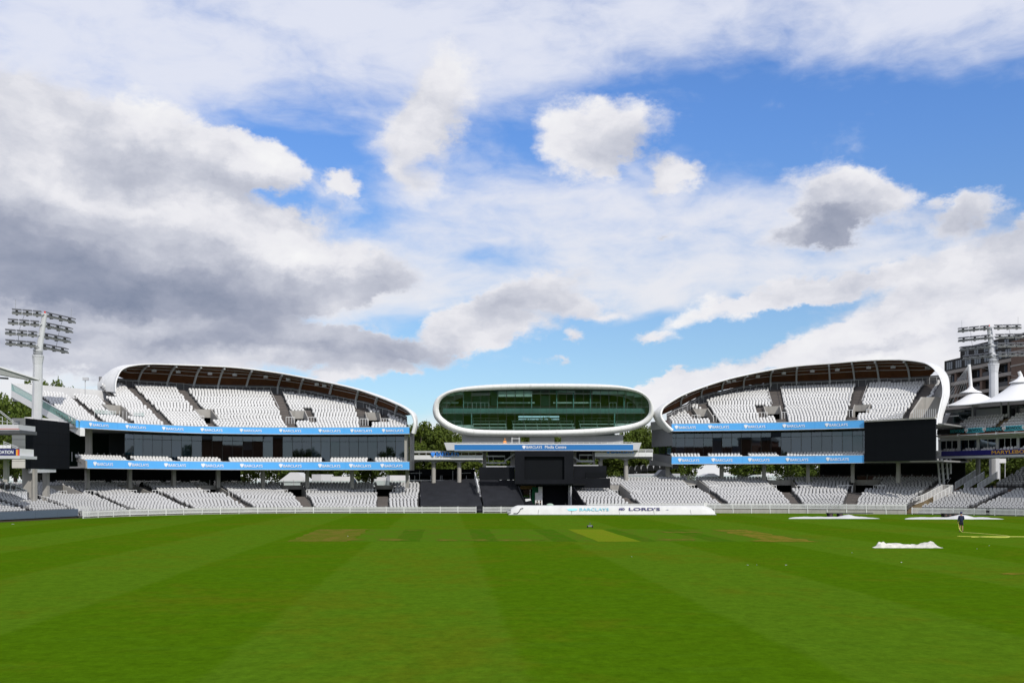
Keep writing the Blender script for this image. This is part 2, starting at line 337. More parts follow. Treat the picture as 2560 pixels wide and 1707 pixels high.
def seat_geo(kind):
    """one tip-up seat, origin on the floor, facing -Y: (white shell, grey pan)"""
    w = .195
    prof = [(-w, .42), (-w, .70), (-w*.80, .79), (0, .815), (w*.80, .79), (w, .70), (w, .42)]
    def yy(x, z): return .13+(z-.4)*.20-.05*(x/w)**2
    fr = [(x, yy(x, z), z) for x, z in prof]; bk = [(x, yy(x, z)+.05, z) for x, z in prof]; n = 7
    v = fr+bk; f = [(0, 3, 2, 1), (0, 6, 4, 3), (6, 5, 4)]+[(i, i+1, n+i+1, n+i) for i in range(n-1)]+[(n, n+1, n+2, n+3), (n, n+3, n+4, n+6), (n+4, n+5, n+6)]
    mb = MB(); mb.add(v, f)
    pz0, pz1, t = .30, .63, .07                                           # folded pan in front of the back
    a, b = .03, -.05
    pv = [(-.17, a, pz0), (.17, a, pz0), (.185, b, pz1), (-.185, b, pz1), (-.17, a+t, pz0), (.17, a+t, pz0), (.185, b+t, pz1), (-.185, b+t, pz1)]
    pf = [(0, 1, 2, 3), (7, 6, 5, 4), (3, 2, 6, 7), (0, 3, 7, 4), (2, 1, 5, 6), (1, 0, 4, 5)]
    sh = (np.array(mb.v), mb.f); pan = (np.array(pv), pf)
    leg = MB(); leg.box((-.03, .06, .0), (.03, .12, .42))
    return sh, pan, (np.array(leg.v), leg.f)
SEATGEO = seat_geo('tip')
def seat_mesh(kind):
    """kind 'upper': white, pan greyed as if shaded; 'lower': white shell, grey pan"""
    sh, pan, leg = SEATGEO; v = np.vstack([sh[0], pan[0], leg[0]]); k = len(sh[0]); k2 = k+len(pan[0])
    f = list(sh[1])+[tuple(i+k for i in x) for x in pan[1]]+[tuple(i+k2 for i in x) for x in leg[1]]
    mi = [0]*len(sh[1])+[1]*len(pan[1])+[2]*len(leg[1]); return v, f, mi
SEATV, SEATF, SEATMI = seat_mesh('upper')
SEATME = {}
def seat_data(kind):
    if kind not in SEATME:
        me = bpy.data.meshes.new('seat'); me.from_pydata([tuple(p) for p in SEATV], [], SEATF)
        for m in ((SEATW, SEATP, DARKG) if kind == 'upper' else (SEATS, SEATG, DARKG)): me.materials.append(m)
        me.polygons.foreach_set('material_index', SEATMI); SEATME[kind] = me
    return SEATME[kind]
def seat_bulk(name, places, kind, parent):
    """many seats in one mesh: places (x, y, z, angle)"""
    if not len(places): return None
    A = np.array(places); c, s = np.cos(A[:, 3]), np.sin(A[:, 3]); V = SEATV
    X = V[:, 0][None]*c[:, None]-V[:, 1][None]*s[:, None]+A[:, 0][:, None]; Y = V[:, 0][None]*s[:, None]+V[:, 1][None]*c[:, None]+A[:, 1][:, None]; Z = V[:, 2][None]+A[:, 2][:, None]
    b = ROOT[parent.name]; co = np.stack([X-b.x, Y-b.y, Z-b.z], -1).reshape(-1, 3); nV = len(V); n = len(A)
    ls = np.array([len(f) for f in SEATF]); li = np.concatenate([np.array(f) for f in SEATF])
    L = (li[None]+np.arange(n)[:, None]*nV).ravel(); tot = np.tile(ls, n); st = np.r_[0, np.cumsum(tot)[:-1]]
    me = bpy.data.meshes.new(name); me.vertices.add(len(co)); me.vertices.foreach_set('co', co.ravel().astype(np.float32))
    me.loops.add(len(L)); me.loops.foreach_set('vertex_index', L.astype(np.int32)); me.polygons.add(len(tot))
    me.polygons.foreach_set('loop_start', st.astype(np.int32)); me.polygons.foreach_set('loop_total', tot.astype(np.int32))
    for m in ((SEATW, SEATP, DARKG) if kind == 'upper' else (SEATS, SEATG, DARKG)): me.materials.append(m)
    me.polygons.foreach_set('material_index', np.tile(np.array(SEATMI, np.int32), n)); me.update(calc_edges=True); me.validate()
    return stuff(link(name, me, parent))
def put_seats(parent, sets, budget=300):
    """sets: [(kind, places)]. The BUDGET seats that show largest become parts of their own, the rest one part per kind."""
    allp = [(k, p) for k, ps in sets for p in ps]
    order = sorted(range(len(allp)), key=lambda i: allp[i][1][1]); near = set(i for i in order if abs(CX+F*allp[i][1][0]/allp[i][1][1]-CX) < 1280)
    pick = set([i for i in order if i in near][:budget]); b = ROOT[parent.name]
    for i in sorted(pick):
        k, p = allp[i]; o = bpy.data.objects.new('seat', seat_data(k)); COL.objects.link(o); o.parent = parent; o.location = Vector(p[:3])-b; o.rotation_euler = (0, 0, p[3])
    for k in dict.fromkeys(k for k, _ in sets): seat_bulk('seat_rows', [p for i, (kk, p) in enumerate(allp) if kk == k and i not in pick], k, parent)
class Deck:
    """stepped seating on a tier"""
    def __init__(s, tier, rows, tread, rise, z0, d0, u0, u1, nrows=None, pitch=.47, first=None):
        s.t, s.rows, s.tread, s.rise, s.z0, s.d0, s.u0, s.u1, s.pitch = tier, rows, tread, rise, z0, d0, u0, u1, pitch
        s.nrows = nrows or (lambda u: rows); s.first = first or (lambda u: 0); s.gaps = []; s.vom = []
    def d(s, r): return s.d0+r*s.tread
    def z(s, r): return s.z0+r*s.rise
    def aisle(s, u, w, r0, r1): s.gaps.append((u-w/2, u+w/2, r0, r1))
    def vomitory(s, u, w, r0, r1): s.vom.append((u-w/2, u+w/2, r0, r1))
    def open_at(s, u, r): return any(a < u < b and r0 <= r <= r1 for a, b, r0, r1 in s.vom)
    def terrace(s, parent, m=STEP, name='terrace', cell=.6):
        mb = MB(); n = max(2, int((s.u1-s.u0)/cell)); us = sorted(set(list(np.linspace(s.u0, s.u1, n))+[x for g in s.vom for x in g[:2]]))
        for r in range(s.rows):
            for a, b in zip(us[:-1], us[1:]):
                c = (a+b)/2
                if r >= s.nrows(c) or r < s.first(c) or s.open_at(c, r): continue
                d0, d1, z = s.d(r), s.d(r+1), s.z(r)
                mb.quad(s.t.P(a, d0, z), s.t.P(b, d0, z), s.t.P(b, d1, z), s.t.P(a, d1, z))
                mb.quad(s.t.P(a, d0, z-s.rise), s.t.P(b, d0, z-s.rise), s.t.P(b, d0, z), s.t.P(a, d0, z))
        return mb.build(name, m, parent, fix=False)
    def seats(s, skip=None):
        out = []
        for r in range(s.rows):
            d = s.d(r)+s.tread*.42; us = np.linspace(s.u0+.1, s.u1-.1, 160); pts = np.array([s.t.p(u, d)[:2] for u in us]); L = np.r_[0, np.cumsum(np.hypot(*np.diff(pts, axis=0).T))]
            # blocks between aisles, seats packed evenly in each
            cuts = sorted([(a, b) for a, b, r0, r1 in s.gaps if r0 <= r <= r1]+[(a-.15, b+.15) for a, b, r0, r1 in s.vom if r0-1 < r <= r1])
            edges, cur = [], us[0]
            for a, b in cuts:
                if a > cur: edges.append((cur, a))
                cur = max(cur, b)
            if cur < us[-1]: edges.append((cur, us[-1]))
            for a, b in edges:
                la, lb = np.interp(a, us, L), np.interp(b, us, L); n = int((lb-la)/s.pitch-.5); j_ = random.uniform(.0, .7)
                if n < 1: continue
                for i in range(n):
                    u = float(np.interp(la+(lb-la)*(i+.4+j_)/(n+.5), L, us))
                    if r >= s.nrows(u) or r < s.first(u) or (skip and skip(u, r)): continue
                    p = s.t.p(u, d); tn = s.t.tan(u, d); ang = math.atan2(tn.y, tn.x)
                    out.append((p.x, p.y, s.z(r)+random.uniform(-.006, .006), ang+random.uniform(-.03, .03)))
        return out
    def stairs(s, parent):
        for a, b, r0, r1 in s.gaps:
            mb = MB()
            for r in range(max(r0, int(s.first((a+b)/2))), min(r1+1, int(s.nrows((a+b)/2)))):
                if any(s.open_at(x_, r) for x_ in (a+.1, (a+b)/2, b-.1)):
                    if mb.f: mb.build('aisle_stairs', STAIR, parent, fix=False); mb = MB()
                    continue
                z = s.z(r)+s.rise*.5; d1 = s.d(r+1); d0 = s.d(r)+s.tread*.5
                q = [s.t.P(a+.04, d0, z), s.t.P(b-.04, d0, z), s.t.P(b-.04, d1, z), s.t.P(a+.04, d1, z)]
                mb.add(q+[p-Vector((0, 0, s.rise*.5)) for p in q], [(0, 1, 2, 3), (4, 5, 1, 0), (5, 6, 2, 1), (7, 4, 0, 3)])
            if mb.f: mb.build('aisle_stairs', STAIR, parent, fix=False)
    def vom_walls(s, parent, wall=CONC, rail=True, back_h=1.0):
        for a, b, r0, r1 in s.vom:
            zl = s.z(r0)-.9
            for u, sg in ((a, -1), (b, 1)):
                v = MB()
                for r in range(r0, r1+1):
                    d0, d1 = s.d(r), s.d(r+1); q0, q1 = s.z(r)+.55, s.z(r+1)+.55
                    o = s.t.tan(u)*.14*sg
                    p = [s.t.P(u, d0, zl), s.t.P(u, d1, zl), s.t.P(u, d1, q1), s.t.P(u, d0, q0)]
                    v.prism(p, o)
                v.build('vomitory_wall', wall, parent)
            bw = MB(); dB = s.d(r1+1); zt = s.z(r1+1)+back_h*.45; zd = s.z(r0)+1.0
            bw.prism([s.t.P(a, dB-.01, zd), s.t.P(b, dB-.01, zd), s.t.P(b, dB-.01, zt), s.t.P(a, dB-.01, zt)], s.t.out((a+b)/2)*.2)
            bw.build('vomitory_back_wall', wall, parent)
            fl = MB(); fl.quad(s.t.P(a, s.d(r0), zl), s.t.P(b, s.d(r0), zl), s.t.P(b, dB+2.5, zl), s.t.P(a, dB+2.5, zl))
            fl.quad(s.t.P(a, dB+2.5, zl), s.t.P(b, dB+2.5, zl), s.t.P(b, dB+2.5, zd), s.t.P(a, dB+2.5, zd)); fl.quad(s.t.P(a, dB, zd), s.t.P(b, dB, zd), s.t.P(b, dB+2.5, zd), s.t.P(a, dB+2.5, zd))
            fl.quad(s.t.P(a, dB, zl), s.t.P(a, dB+2.5, zl), s.t.P(a, dB+2.5, zd), s.t.P(a, dB, zd)); fl.quad(s.t.P(b, dB, zl), s.t.P(b, dB+2.5, zl), s.t.P(b, dB+2.5, zd), s.t.P(b, dB, zd))
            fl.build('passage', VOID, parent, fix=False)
            if rail:
                for u0, u1 in ((a-1.25, a), (b, b+1.25)):
                    g = MB(); d = s.d(r0)-.06; z = s.z(r0)
                    g.bar(s.t.P(u0, d, z+1.0), s.t.P(u1, d, z+1.0), .07)
                    for f in (0, .33, .66, 1): g.bar(s.t.P(u0+(u1-u0)*f, d, z-.05), s.t.P(u0+(u1-u0)*f, d, z+1.0), .06)
                    g.build('guard_rail', WHITE, parent)
STAIR = mat('stair tread', (.15, .125, .11), .85, var=.2, scale=2.)
def ribbon(mb, tier, u0, u1, d, z0, z1, thick=.12, n=40):
    """a board that follows the curve, facing the field"""
    us = np.linspace(u0, u1, n)
    for a, b in zip(us[:-1], us[1:]):
        mb.quad(tier.P(a, d, z0), tier.P(b, d, z0), tier.P(b, d, z1), tier.P(a, d, z1)); mb.quad(tier.P(a, d, z1), tier.P(b, d, z1), tier.P(b, d+thick, z1), tier.P(a, d+thick, z1)); mb.quad(tier.P(b, d, z0), tier.P(a, d, z0), tier.P(a, d+thick, z0), tier.P(b, d+thick, z0))
    for u in (u0, u1): mb.quad(tier.P(u, d, z0), tier.P(u, d+thick, z0), tier.P(u, d+thick, z1), tier.P(u, d, z1))
    return mb
def slab(mb, tier, u0, u1, d0, d1, z0, z1, n=30, dz=0.0):
    us = np.linspace(u0, u1, n)
    for a, b in zip(us[:-1], us[1:]):
        for (da, za, db, zb) in ((d0, z1, d1, z1+dz), (d1, z0+dz, d0, z0), (d0, z0, d0, z1), (d1, z1+dz, d1, z0+dz)):
            mb.quad(tier.P(a, da, za), tier.P(b, da, za), tier.P(b, db, zb), tier.P(a, db, zb))
    for u in (u0, u1): mb.quad(tier.P(u, d0, z0), tier.P(u, d0, z1), tier.P(u, d1, z1+dz), tier.P(u, d1, z0+dz))
    return mb
def board_logos(board, tier, spans, z0, z1, m=LETW, word='BARCLAYS'):
    h = z1-z0
    for xa, xb in spans:
        ua, ub = tier.px(xa), tier.px(xb); w = ub-ua; A, B = tier.p(ua, 0), tier.p(ub, 0)
        t = (B-A).normalized(); e = A+t*w*.085; e.z = z0+h*.52
        emblem(e, t, h*.60, m, board, .05)
        lettering(word, A+t*w*.20, B, z0+h*.30, z0+h*.66, m, board, .05, bold=.012)
# ------------------------------------------------------------------ ground
def grass_mat():
    m = bpy.data.materials.new('mown outfield grass'); m.use_nodes = True; t = NT(m.node_tree); b = m.node_tree.nodes['Principled BSDF']
    g = t.n('ShaderNodeNewGeometry').outputs['Position']; sp = t.n('ShaderNodeSeparateXYZ'); m.node_tree.links.new(g, sp.inputs[0]); X, Y = sp.outputs[0], sp.outputs[1]
    wob = t.math('MULTIPLY', t.math('SUBTRACT', t.noise(g, .35, 3, .6), .5), .5)
    s = t.math('ADD', t.math('ADD', X, t.math('MULTIPLY', Y, .066)), wob)
    ph = t.math('PINGPONG', t.math('SUBTRACT', s, 1.9-3.8), 7.6)        # mowing bands 7.6 m wide, alternate bands lean the other way
    band = t.ramp(ph, 3.55, 4.05)
    band = t.math('SUBTRACT', 1.0, band)
    far = t.math('MULTIPLY', t.ramp(Y, 8, 60, .75, 1.0), 1.0)
    strk = t.noise(t.mapping(g, rot=(0, 0, math.radians(3.8)), scale=(.25, 1.0, 1)), .9, 5, .62)
    n1 = t.noise(g, .09, 4, .6); n2 = t.noise(g, .5, 5, .65); n3 = t.noise(g, 4.5, 5, .75); n4 = t.noise(g, 30.0, 2, .7)
    lt, dk = (.074, .144, .0080, 1), (.054, .118, .0026, 1)
    c = t.mix(t.math('MULTIPLY', band, .58), dk, lt)
    dry = t.ramp(t.math('ADD', t.math('MULTIPLY', n1, .6), t.math('MULTIPLY', n2, .4)), .46, .68)
    c = t.mix(t.math('MULTIPLY', dry, .55), c, (.090, .108, .005, 1))
    c = t.mix(t.math('MULTIPLY', t.ramp(strk, .5, .75), .35), c, (.056, .130, .006, 1))
    n5 = t.noise(g, 1.5, 6, .76)
    v = t.math('ADD', .19, t.math('ADD', t.math('MULTIPLY', n5, .80), t.math('ADD', t.math('MULTIPLY', n3, .62), t.math('MULTIPLY', n4, .22))))
    c = t.vmath('SCALE', c, scale=v); t.set(b.inputs['Base Color'], c); b.inputs['Roughness'].default_value = .9; b.inputs['Specular IOR Level'].default_value = 0.0
    bn = t.n('ShaderNodeBump'); bn.inputs['Strength'].default_value = .55; bn.inputs['Distance'].default_value = .03; t.set(bn.inputs['Height'], t.math('ADD', n3, n4)); t.set(b.inputs['Normal'], bn.outputs[0])
    return m
GRASS = grass_mat()
def sheet(name, pts, z, m): mb = MB(); mb.add([(p[0], p[1], z) for p in pts], [tuple(range(len(pts)))]); return struct(name, mb, m, fix=False)
sheet('ground', [(-1500, -900), (1500, -900), (1500, 2500), (-1500, 2500)], -.01, mat('paved ground', (.16, .155, .15), .9, var=.2, scale=.2))
FIELD = [(-80, -40), (80, -40), (84, 60), (76, 110), (69, 130.2), (62.2, 136.6), (55.6, 140), (48, 142), (41, 144), (31, 145), (10, 146), (-5, 146), (-27, 145), (-37, 144), (-44, 140), (-52, 130.5), (-56.5, 119), (-64, 104), (-80, 60)]
sheet('grass', FIELD, 0.0, GRASS)
def turf_mat(name, a, b_, amt, edge=.0):
    m = bpy.data.materials.new(name); m.use_nodes = True; t = NT(m.node_tree); b = m.node_tree.nodes['Principled BSDF']
    g = t.n('ShaderNodeNewGeometry').outputs['Position']
    n = t.noise(t.mapping(g, scale=(1, .35, 1)), .8, 5, .7); n3 = t.noise(g, 8.0, 4, .7)
    c = t.mix(t.math('MULTIPLY', t.ramp(n, .38, .68), amt), (*a, 1), (*b_, 1)); c = t.vmath('SCALE', c, scale=t.math('ADD', .7, t.math('MULTIPLY', n3, .6)))
    t.set(b.inputs['Base Color'], c); b.inputs['Roughness'].default_value = .9; b.inputs['Specular IOR Level'].default_value = 0.0; return m
T_A = turf_mat('close mown strip green', (.060, .132, .006), (.075, .108, .009), .8); T_B = turf_mat('close mown strip dark', (.044, .110, .004), (.068, .100, .008), .7)
T_BR = turf_mat('worn brown strip', (.088, .112, .010), (.135, .112, .020), .9); T_YE = turf_mat('prepared yellow strip', (.120, .172, .008), (.140, .165, .010), .7); T_TAN = turf_mat('bare tan strip', (.155, .128, .018), (.085, .118, .008), .95)
def strip(s0, s1, y0, y1, m, z=.004, ragged=.25):
    pts = []
    for i in range(13): y = y0+(y1-y0)*i/12; pts.append((s0-.066*y+random.uniform(-1, 1)*ragged*.3, y))
    for i in range(13): y = y1-(y1-y0)*i/12; pts.append((s1-.066*y+random.uniform(-1, 1)*ragged*.3, y))
    return sheet('pitch_strip', pts, z, m)
strip(-12.1, -7.45, 76.4, 96, T_BR, .006, .9); strip(-7.3, 29.5, 76.2, 96, T_A, .004)
for k, s in enumerate(np.arange(-7.0, 29, 3.05)):
    if k % 2: strip(s, s+1.9, 76.6, 95.6, T_B, .008)
strip(11.6, 14.9, 76.0, 95.6, T_YE, .012, .12); strip(25.2, 28.4, 75.8, 95, T_TAN, .012, 1.2)
for (x, y, w, h) in ((880, 1349, 40, 2.2), (985, 1349, 44, 2.4), (1120, 1350, 30, 2), (1190, 1349.5, 46, 1.8), (1300, 1350, 70, 1.8), (1030, 1325.5, 22, 1.2), (1690, 1349, 60, 2.5), (1940, 1351, 70, 3.2), (1830, 1328, 44, 1.6), (2535, 1434, 46, 3.0), (1700, 1330, 60, 1.5)):
    pts = []
    for i in range(18):
        a = 2*math.pi*i/18; r = random.uniform(.65, 1.1); q = GP(x+math.cos(a)*w*r, y+math.sin(a)*h*r); pts.append((q.x, q.y))
    sheet('worn_patch', pts, .016, T_TAN if y > 1400 or x > 1900 else T_BR)

# ------------------------------------------------------------------ fence
def fence(name, label, tier, u0, u1, plinth, z0, h=.78, gaps=()):
    c = tier.p((u0+u1)/2, 0); t = thing(name, label, 'fence', c)
    n = int((u1-u0)/.15); us = [u for u in np.linspace(u0, u1, n) if not any(a < u < b for a, b in gaps)]
    mb = MB()
    for u in us:
        p = tier.P(u, 0, 0); tn = tier.tan(u); nn = Vector((tn.y, -tn.x, 0))
        mb.obox(p+Vector((0, 0, z0+.08+h/2)), tn*.036, nn*.011, Vector((0, 0, h/2-.02)))
    stuff(mb.build('pickets', WHITE, t, fix=False))
    segs = np.linspace(u0, u1, max(3, int((u1-u0)/2.4)))
    for a, b in zip(segs[:-1], segs[1:]):
        if any(g0 < (a+b)/2 < g1 for g0, g1 in gaps): continue
        for zz in (.22, h-.1): r = MB(); r.bar(tier.P(a, .05, z0+zz), tier.P(b, .05, z0+zz), .05, .08); r.build('rail', WHITE, t)
    for a in segs:
        if any(g0 < a < g1 for g0, g1 in gaps): continue
        p = MB(); q = tier.P(a, .08, 0); p.box((q.x-.05, q.y-.05, 0), (q.x+.05, q.y+.05, z0+h+.1)); p.build('post', WHITE, t)
    if plinth: m = MB(); ribbon(m, tier, u0, u1, .0+.1, 0, z0, .2); m.build('plinth', CONC, t)
    return t

# ------------------------------------------------------------------ the two curved stands
def roof(parent, tier, rim, back, ribs, lamps, thick=.42, hump=1.3, n=90, rimw=None):
    """rim: front edge points; back: rear edge points, paired with them"""
    R = catmull(rim, n); B = catmull(back, n); cen = np.array([R[:, 0].mean(), R[:, 1].mean(), R[:, 2].min()-2]); N = []
    for i in range(n):
        t = Vector(R[min(i+1, n-1)]-R[max(i-1, 0)]).normalized(); v = Vector((0, -1, 0)); nn = t.cross(v).normalized()
        if nn.dot(Vector(R[i]-cen)) < 0: nn = -nn
        N.append(nn)
    T = 13
    def cs(i, t, off):
        r, b = Vector(R[i]), Vector(B[i]); c = r.lerp(b, .55)+N[i]*hump*max(.12, min(1, (i/(n-1))/.2, (1-i/(n-1))/.26)**1.5); tk = thick if rimw is None else rimw(i/(n-1))
        r2, c2, b2 = r+N[i]*tk*(off), c+N[i]*tk*1.7*off, b+N[i]*tk*off
        return r2*(1-t)**2+c2*2*t*(1-t)+b2*t*t
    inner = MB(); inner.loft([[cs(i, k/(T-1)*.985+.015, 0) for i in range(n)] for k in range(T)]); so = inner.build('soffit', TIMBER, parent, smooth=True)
    out = MB(); rows = []
    for k in range(T): rows.append([cs(i, 1-k/(T-1), 1) for i in range(n)])
    fw = Vector((0, -1, 0))
    for a in (60, 20, -25, -65):                                          # rounded front lip
        rr = []
        for i in range(n):
            tk = (thick if rimw is None else rimw(i/(n-1)))/2; c = cs(i, 0, .5); rr.append(c+N[i]*tk*math.sin(math.radians(a))*1.02+fw*tk*math.cos(math.radians(a))*.8)
        rows.append(rr)
    rows.append([cs(i, .03, 0) for i in range(n)])
    out.loft(rows); out.build('canopy', ALUM, parent, smooth=True)
    def at_px(x):
        q = [abs(CX+F*R[i][0]/R[i][1]-x) for i in range(n)]; i = min(range(n//10, n), key=lambda k: q[k]); return i
    for x in ribs:
        i = at_px(x); mb = MB(); pts = [cs(i, t, -.25) for t in np.linspace(.04, .97, 10)]
        tb = Vector(B[i]); pts.append(tb-Vector((0, 0, 2.6)))
        for a, b in zip(pts[:-1], pts[1:]): mb.bar(a, b, .26, .42)
        mb.build('roof_rib', GREYM, parent)
    for x, tt in lamps:
        i = at_px(x); p = cs(i, tt, 0)-Vector((0, 0, .32)); mb = MB(); mb.box((p.x-.32, p.y-.2, p.z-.2), (p.x+.32, p.y+.2, p.z+.2)); mb.bar(p+Vector((0, 0, .2)), p+Vector((0, 0, .6)), .06); mb.build('lamp', GREYM, parent)
    for tt in (.3, .5, .7):
        mb = MB(); pts = [cs(i, tt, -.12) for i in range(int(n*.12), int(n*.93), 2)]
        for a, b in zip(pts[:-1], pts[1:]): mb.bar(a, b, .07, .06)
        mb.build('purlin', GREYM, so)
def stand(name, label, spec):
    S = spec; up, lo = S['upper'], S['lower']
    root = thing(name, label, 'stand', (*lo.p(lo.len/2, 0)[:2], 0)); S['root'] = root
    # lower bowl
    L = S['L']; L.terrace(root); L.stairs(root); L.vom_walls(root)
    # upper deck
    U = S['U']; U.terrace(root); U.stairs(root); U.vom_walls(root)
    Md = S['M']; Md.terrace(root); Md.stairs(root)
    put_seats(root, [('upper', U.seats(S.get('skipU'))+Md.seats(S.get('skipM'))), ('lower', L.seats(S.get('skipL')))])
    # sloping underside of the upper deck and its slab
    ub0, ub1 = S['ub']; zu0, zu1, zl0, zl1 = S['z']                        # board heights: upper bottom/top, lower bottom/top
    mb = MB(); slab(mb, up, S['deck'][0], S['deck'][1], .13, 12, zu0+.02, zu0+.25, dz=.0); mb.build('upper_deck_slab', CONCD, root)
    mb = MB(); slab(mb, up, S['deck'][0]+S.get('lowtrim', 0), S['deck'][1], .13, 12, zl0+.02, zl0+.22); mb.build('lower_deck_slab', CONCD, root)
    for (a, b, z0, z1, spans, nm) in ((ub0, ub1, zu0, zu1, S['spU'], 'name_board'), (S['lb'][0], S['lb'][1], zl0, zl1, S['spL'], 'name_board')):
        mb = MB(); ribbon(mb, up, a, b, .03, z0+.01, z1-.01, .10); bo = mb.build(nm, BLUE1, root); es = np.linspace(a, b, int((b-a)/3.3)+1)
        for pa, pb in zip(es[:-1], es[1:]): mb = MB(); o_ = random.uniform(-.012, .012); ribbon(mb, up, pa+.012, pb-.012, o_, z0, z1, .028, 6); mb.build('board_panel', BLUE1, bo)
        board_logos(bo, up, spans, z0, z1)
        for zz in (z0-.05, z1+.002): e = MB(); ribbon(e, up, a-.03, b+.03, -.02, zz, zz+.05, .16); e.build('edge_strip', WHITE, bo)
    # glazed boxes
    g0, g1 = S['glass']; zb, zt = zl0+.9, zu0-.1; gd = S['gd']; n = int((g1-g0)/1.36); us = np.linspace(g0, g1, n+1)
    for a, b in zip(us[:-1], us[1:]):
        zs = zb+(zt-zb)*.80; tilt = random.uniform(-.06, .06)
        mb = MB(); mb.quad(up.P(a+.03, gd+tilt, zb), up.P(b-.03, gd-tilt, zb), up.P(b-.03, gd-tilt, zs-.03), up.P(a+.03, gd+tilt, zs-.03)); mb.build('window_pane', GLASSB, root, fix=False)
        mb = MB(); mb.quad(up.P(a+.03, gd, zs+.03), up.P(b-.03, gd, zs+.03), up.P(b-.03, gd, zt), up.P(a+.03, gd, zt)); mb.build('top_light', GLASSB, root, fix=False)
    mb = MB()
    for u in us: mb.bar(up.P(u, gd+.03, zb), up.P(u, gd+.03, zt), .05)
    stuff(mb.build('mullions', DARKG, root))
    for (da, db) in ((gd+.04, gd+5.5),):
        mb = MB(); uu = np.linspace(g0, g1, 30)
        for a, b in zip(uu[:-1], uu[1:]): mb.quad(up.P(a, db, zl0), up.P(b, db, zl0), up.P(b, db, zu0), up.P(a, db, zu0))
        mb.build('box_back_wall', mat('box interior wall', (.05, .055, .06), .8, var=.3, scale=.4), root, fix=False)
    for i in range(3, len(us)-1, 4):                                      # party walls inside
        u = us[i]; mb = MB(); mb.quad(up.P(u, gd+.25, zb), up.P(u, gd+5.4, zb), up.P(u, gd+5.4, zt), up.P(u, gd+.25, zt)); mb.build('party_wall', mat('party wall', (.16, .16, .17), .8), root, fix=False)
    for i in range(len(us)-1):
        if random.random() < .28:  # pale panels added behind random panes to imitate uneven reflections
            a, b = us[i]+.1, us[i+1]-.1; h = random.choice((1.0, 1.0, .5)); mb = MB(); mb.quad(up.P(a, gd+.2, zt-(zt-zb)*h), up.P(b, gd+.2, zt-(zt-zb)*h), up.P(b, gd+.2, zt), up.P(a, gd+.2, zt)); mb.build('blind', mat('added pale panel', (.34, .37, .42), .8), root, fix=False)
    # columns, concourse rail
    for x in S['cols']:
        u = up.px(x, S['cd']); p = up.p(u, S['cd']); mb = MB(); tn = up.tan(u); o = up.out(u); mb.obox(Vector((p.x, p.y, (S['cz']+zl0)/2)), tn*.27, o*.3, Vector((0, 0, (zl0-S['cz'])/2+.02))); mb.build('column', CONC, root)
    gdn = L.d(L.rows)+.25; zc = L.z(L.rows)-L.rise
    mb = MB(); slab(mb, lo, L.u0, L.u1, L.d(L.rows), L.d(L.rows)+9, zc-.3, zc); mb.build('concourse', CONCD, root)
    us = np.linspace(L.u0, L.u1, int((L.u1-L.u0)/1.0))
    for u in us[::1]:
        p = MB(); p.bar(lo.P(u, gdn, zc), lo.P(u, gdn, zc+1.1), .05); p.build('rail_post', GREYM, root)
    gl = MB()
    for a, b in zip(us[:-1], us[1:]): gl.quad(lo.P(a+.05, gdn, zc+.12), lo.P(b-.05, gdn, zc+.12), lo.P(b-.05, gdn, zc+1.0), lo.P(a+.05, gdn, zc+1.0))
    stuff(gl.build('rail_glass', GLASSR, root, fix=False))
    # rear walls: behind the boxes, behind the concourse
    for (a, b, z0, z1, dd, m) in S['rear']:
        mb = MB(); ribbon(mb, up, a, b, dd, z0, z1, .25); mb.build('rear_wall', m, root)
    # back wall of the upper deck under the roof
    a, b = S['bw']; uu = np.linspace(a, b, 46)
    mb = MB()
    for p, q in zip(uu[:-1], uu[1:]):
        rp, rq = U.nrows(p), U.nrows(q); dp, dq = U.d(rp)+.5, U.d(rq)+.5
        mb.quad(up.P(p, dp, U.z(rp)-.8), up.P(q, dq, U.z(rq)-.8), up.P(q, dq+.3, U.z(rq)+S.get('bwh', 1.35)), up.P(p, dp+.3, U.z(rp)+S.get('bwh', 1.35)))
    mb.build('upper_back_wall', mat('back wall panel', (.085, .085, .09), .8, var=.25, scale=.6), root, fix=False)
    for u in uu[1:-1]:
        r = U.nrows(u); d = U.d(r)+.42; z = U.z(r); m = MB(); m.bar(up.P(u, d, z), up.P(u, d, z+1.05), .045); m.build('rail_post', GREYM, root)
    hr = MB(); pts = [up.P(u, U.d(U.nrows(u))+.42, U.z(U.nrows(u))+1.05) for u in uu]
    for p, q in zip(pts[:-1], pts[1:]): hr.bar(p, q, .05)
    hr.build('hand_rail', GREYM, root)
    rim, back = [], []
    for (x, y, d, db, zb_, du) in S['rim']:
        u = up.px(x, d); p = up.p(u, d); z = EYE+(HOR-y)/F*p.y; rim.append((p.x, p.y, z))
        r = U.nrows(min(max(u, S['bw'][0]+.1), S['bw'][1]-.1)); dB = db if db is not None else U.d(r)+1.0
        zz = zb_ if zb_ is not None else U.z(r)+1.25
        q = up.p(u+du, dB); back.append((q.x, q.y, zz))
    roof(root, up, rim, back, S['ribs'], S['lamps'], rimw=S.get('rimw'))
    return root

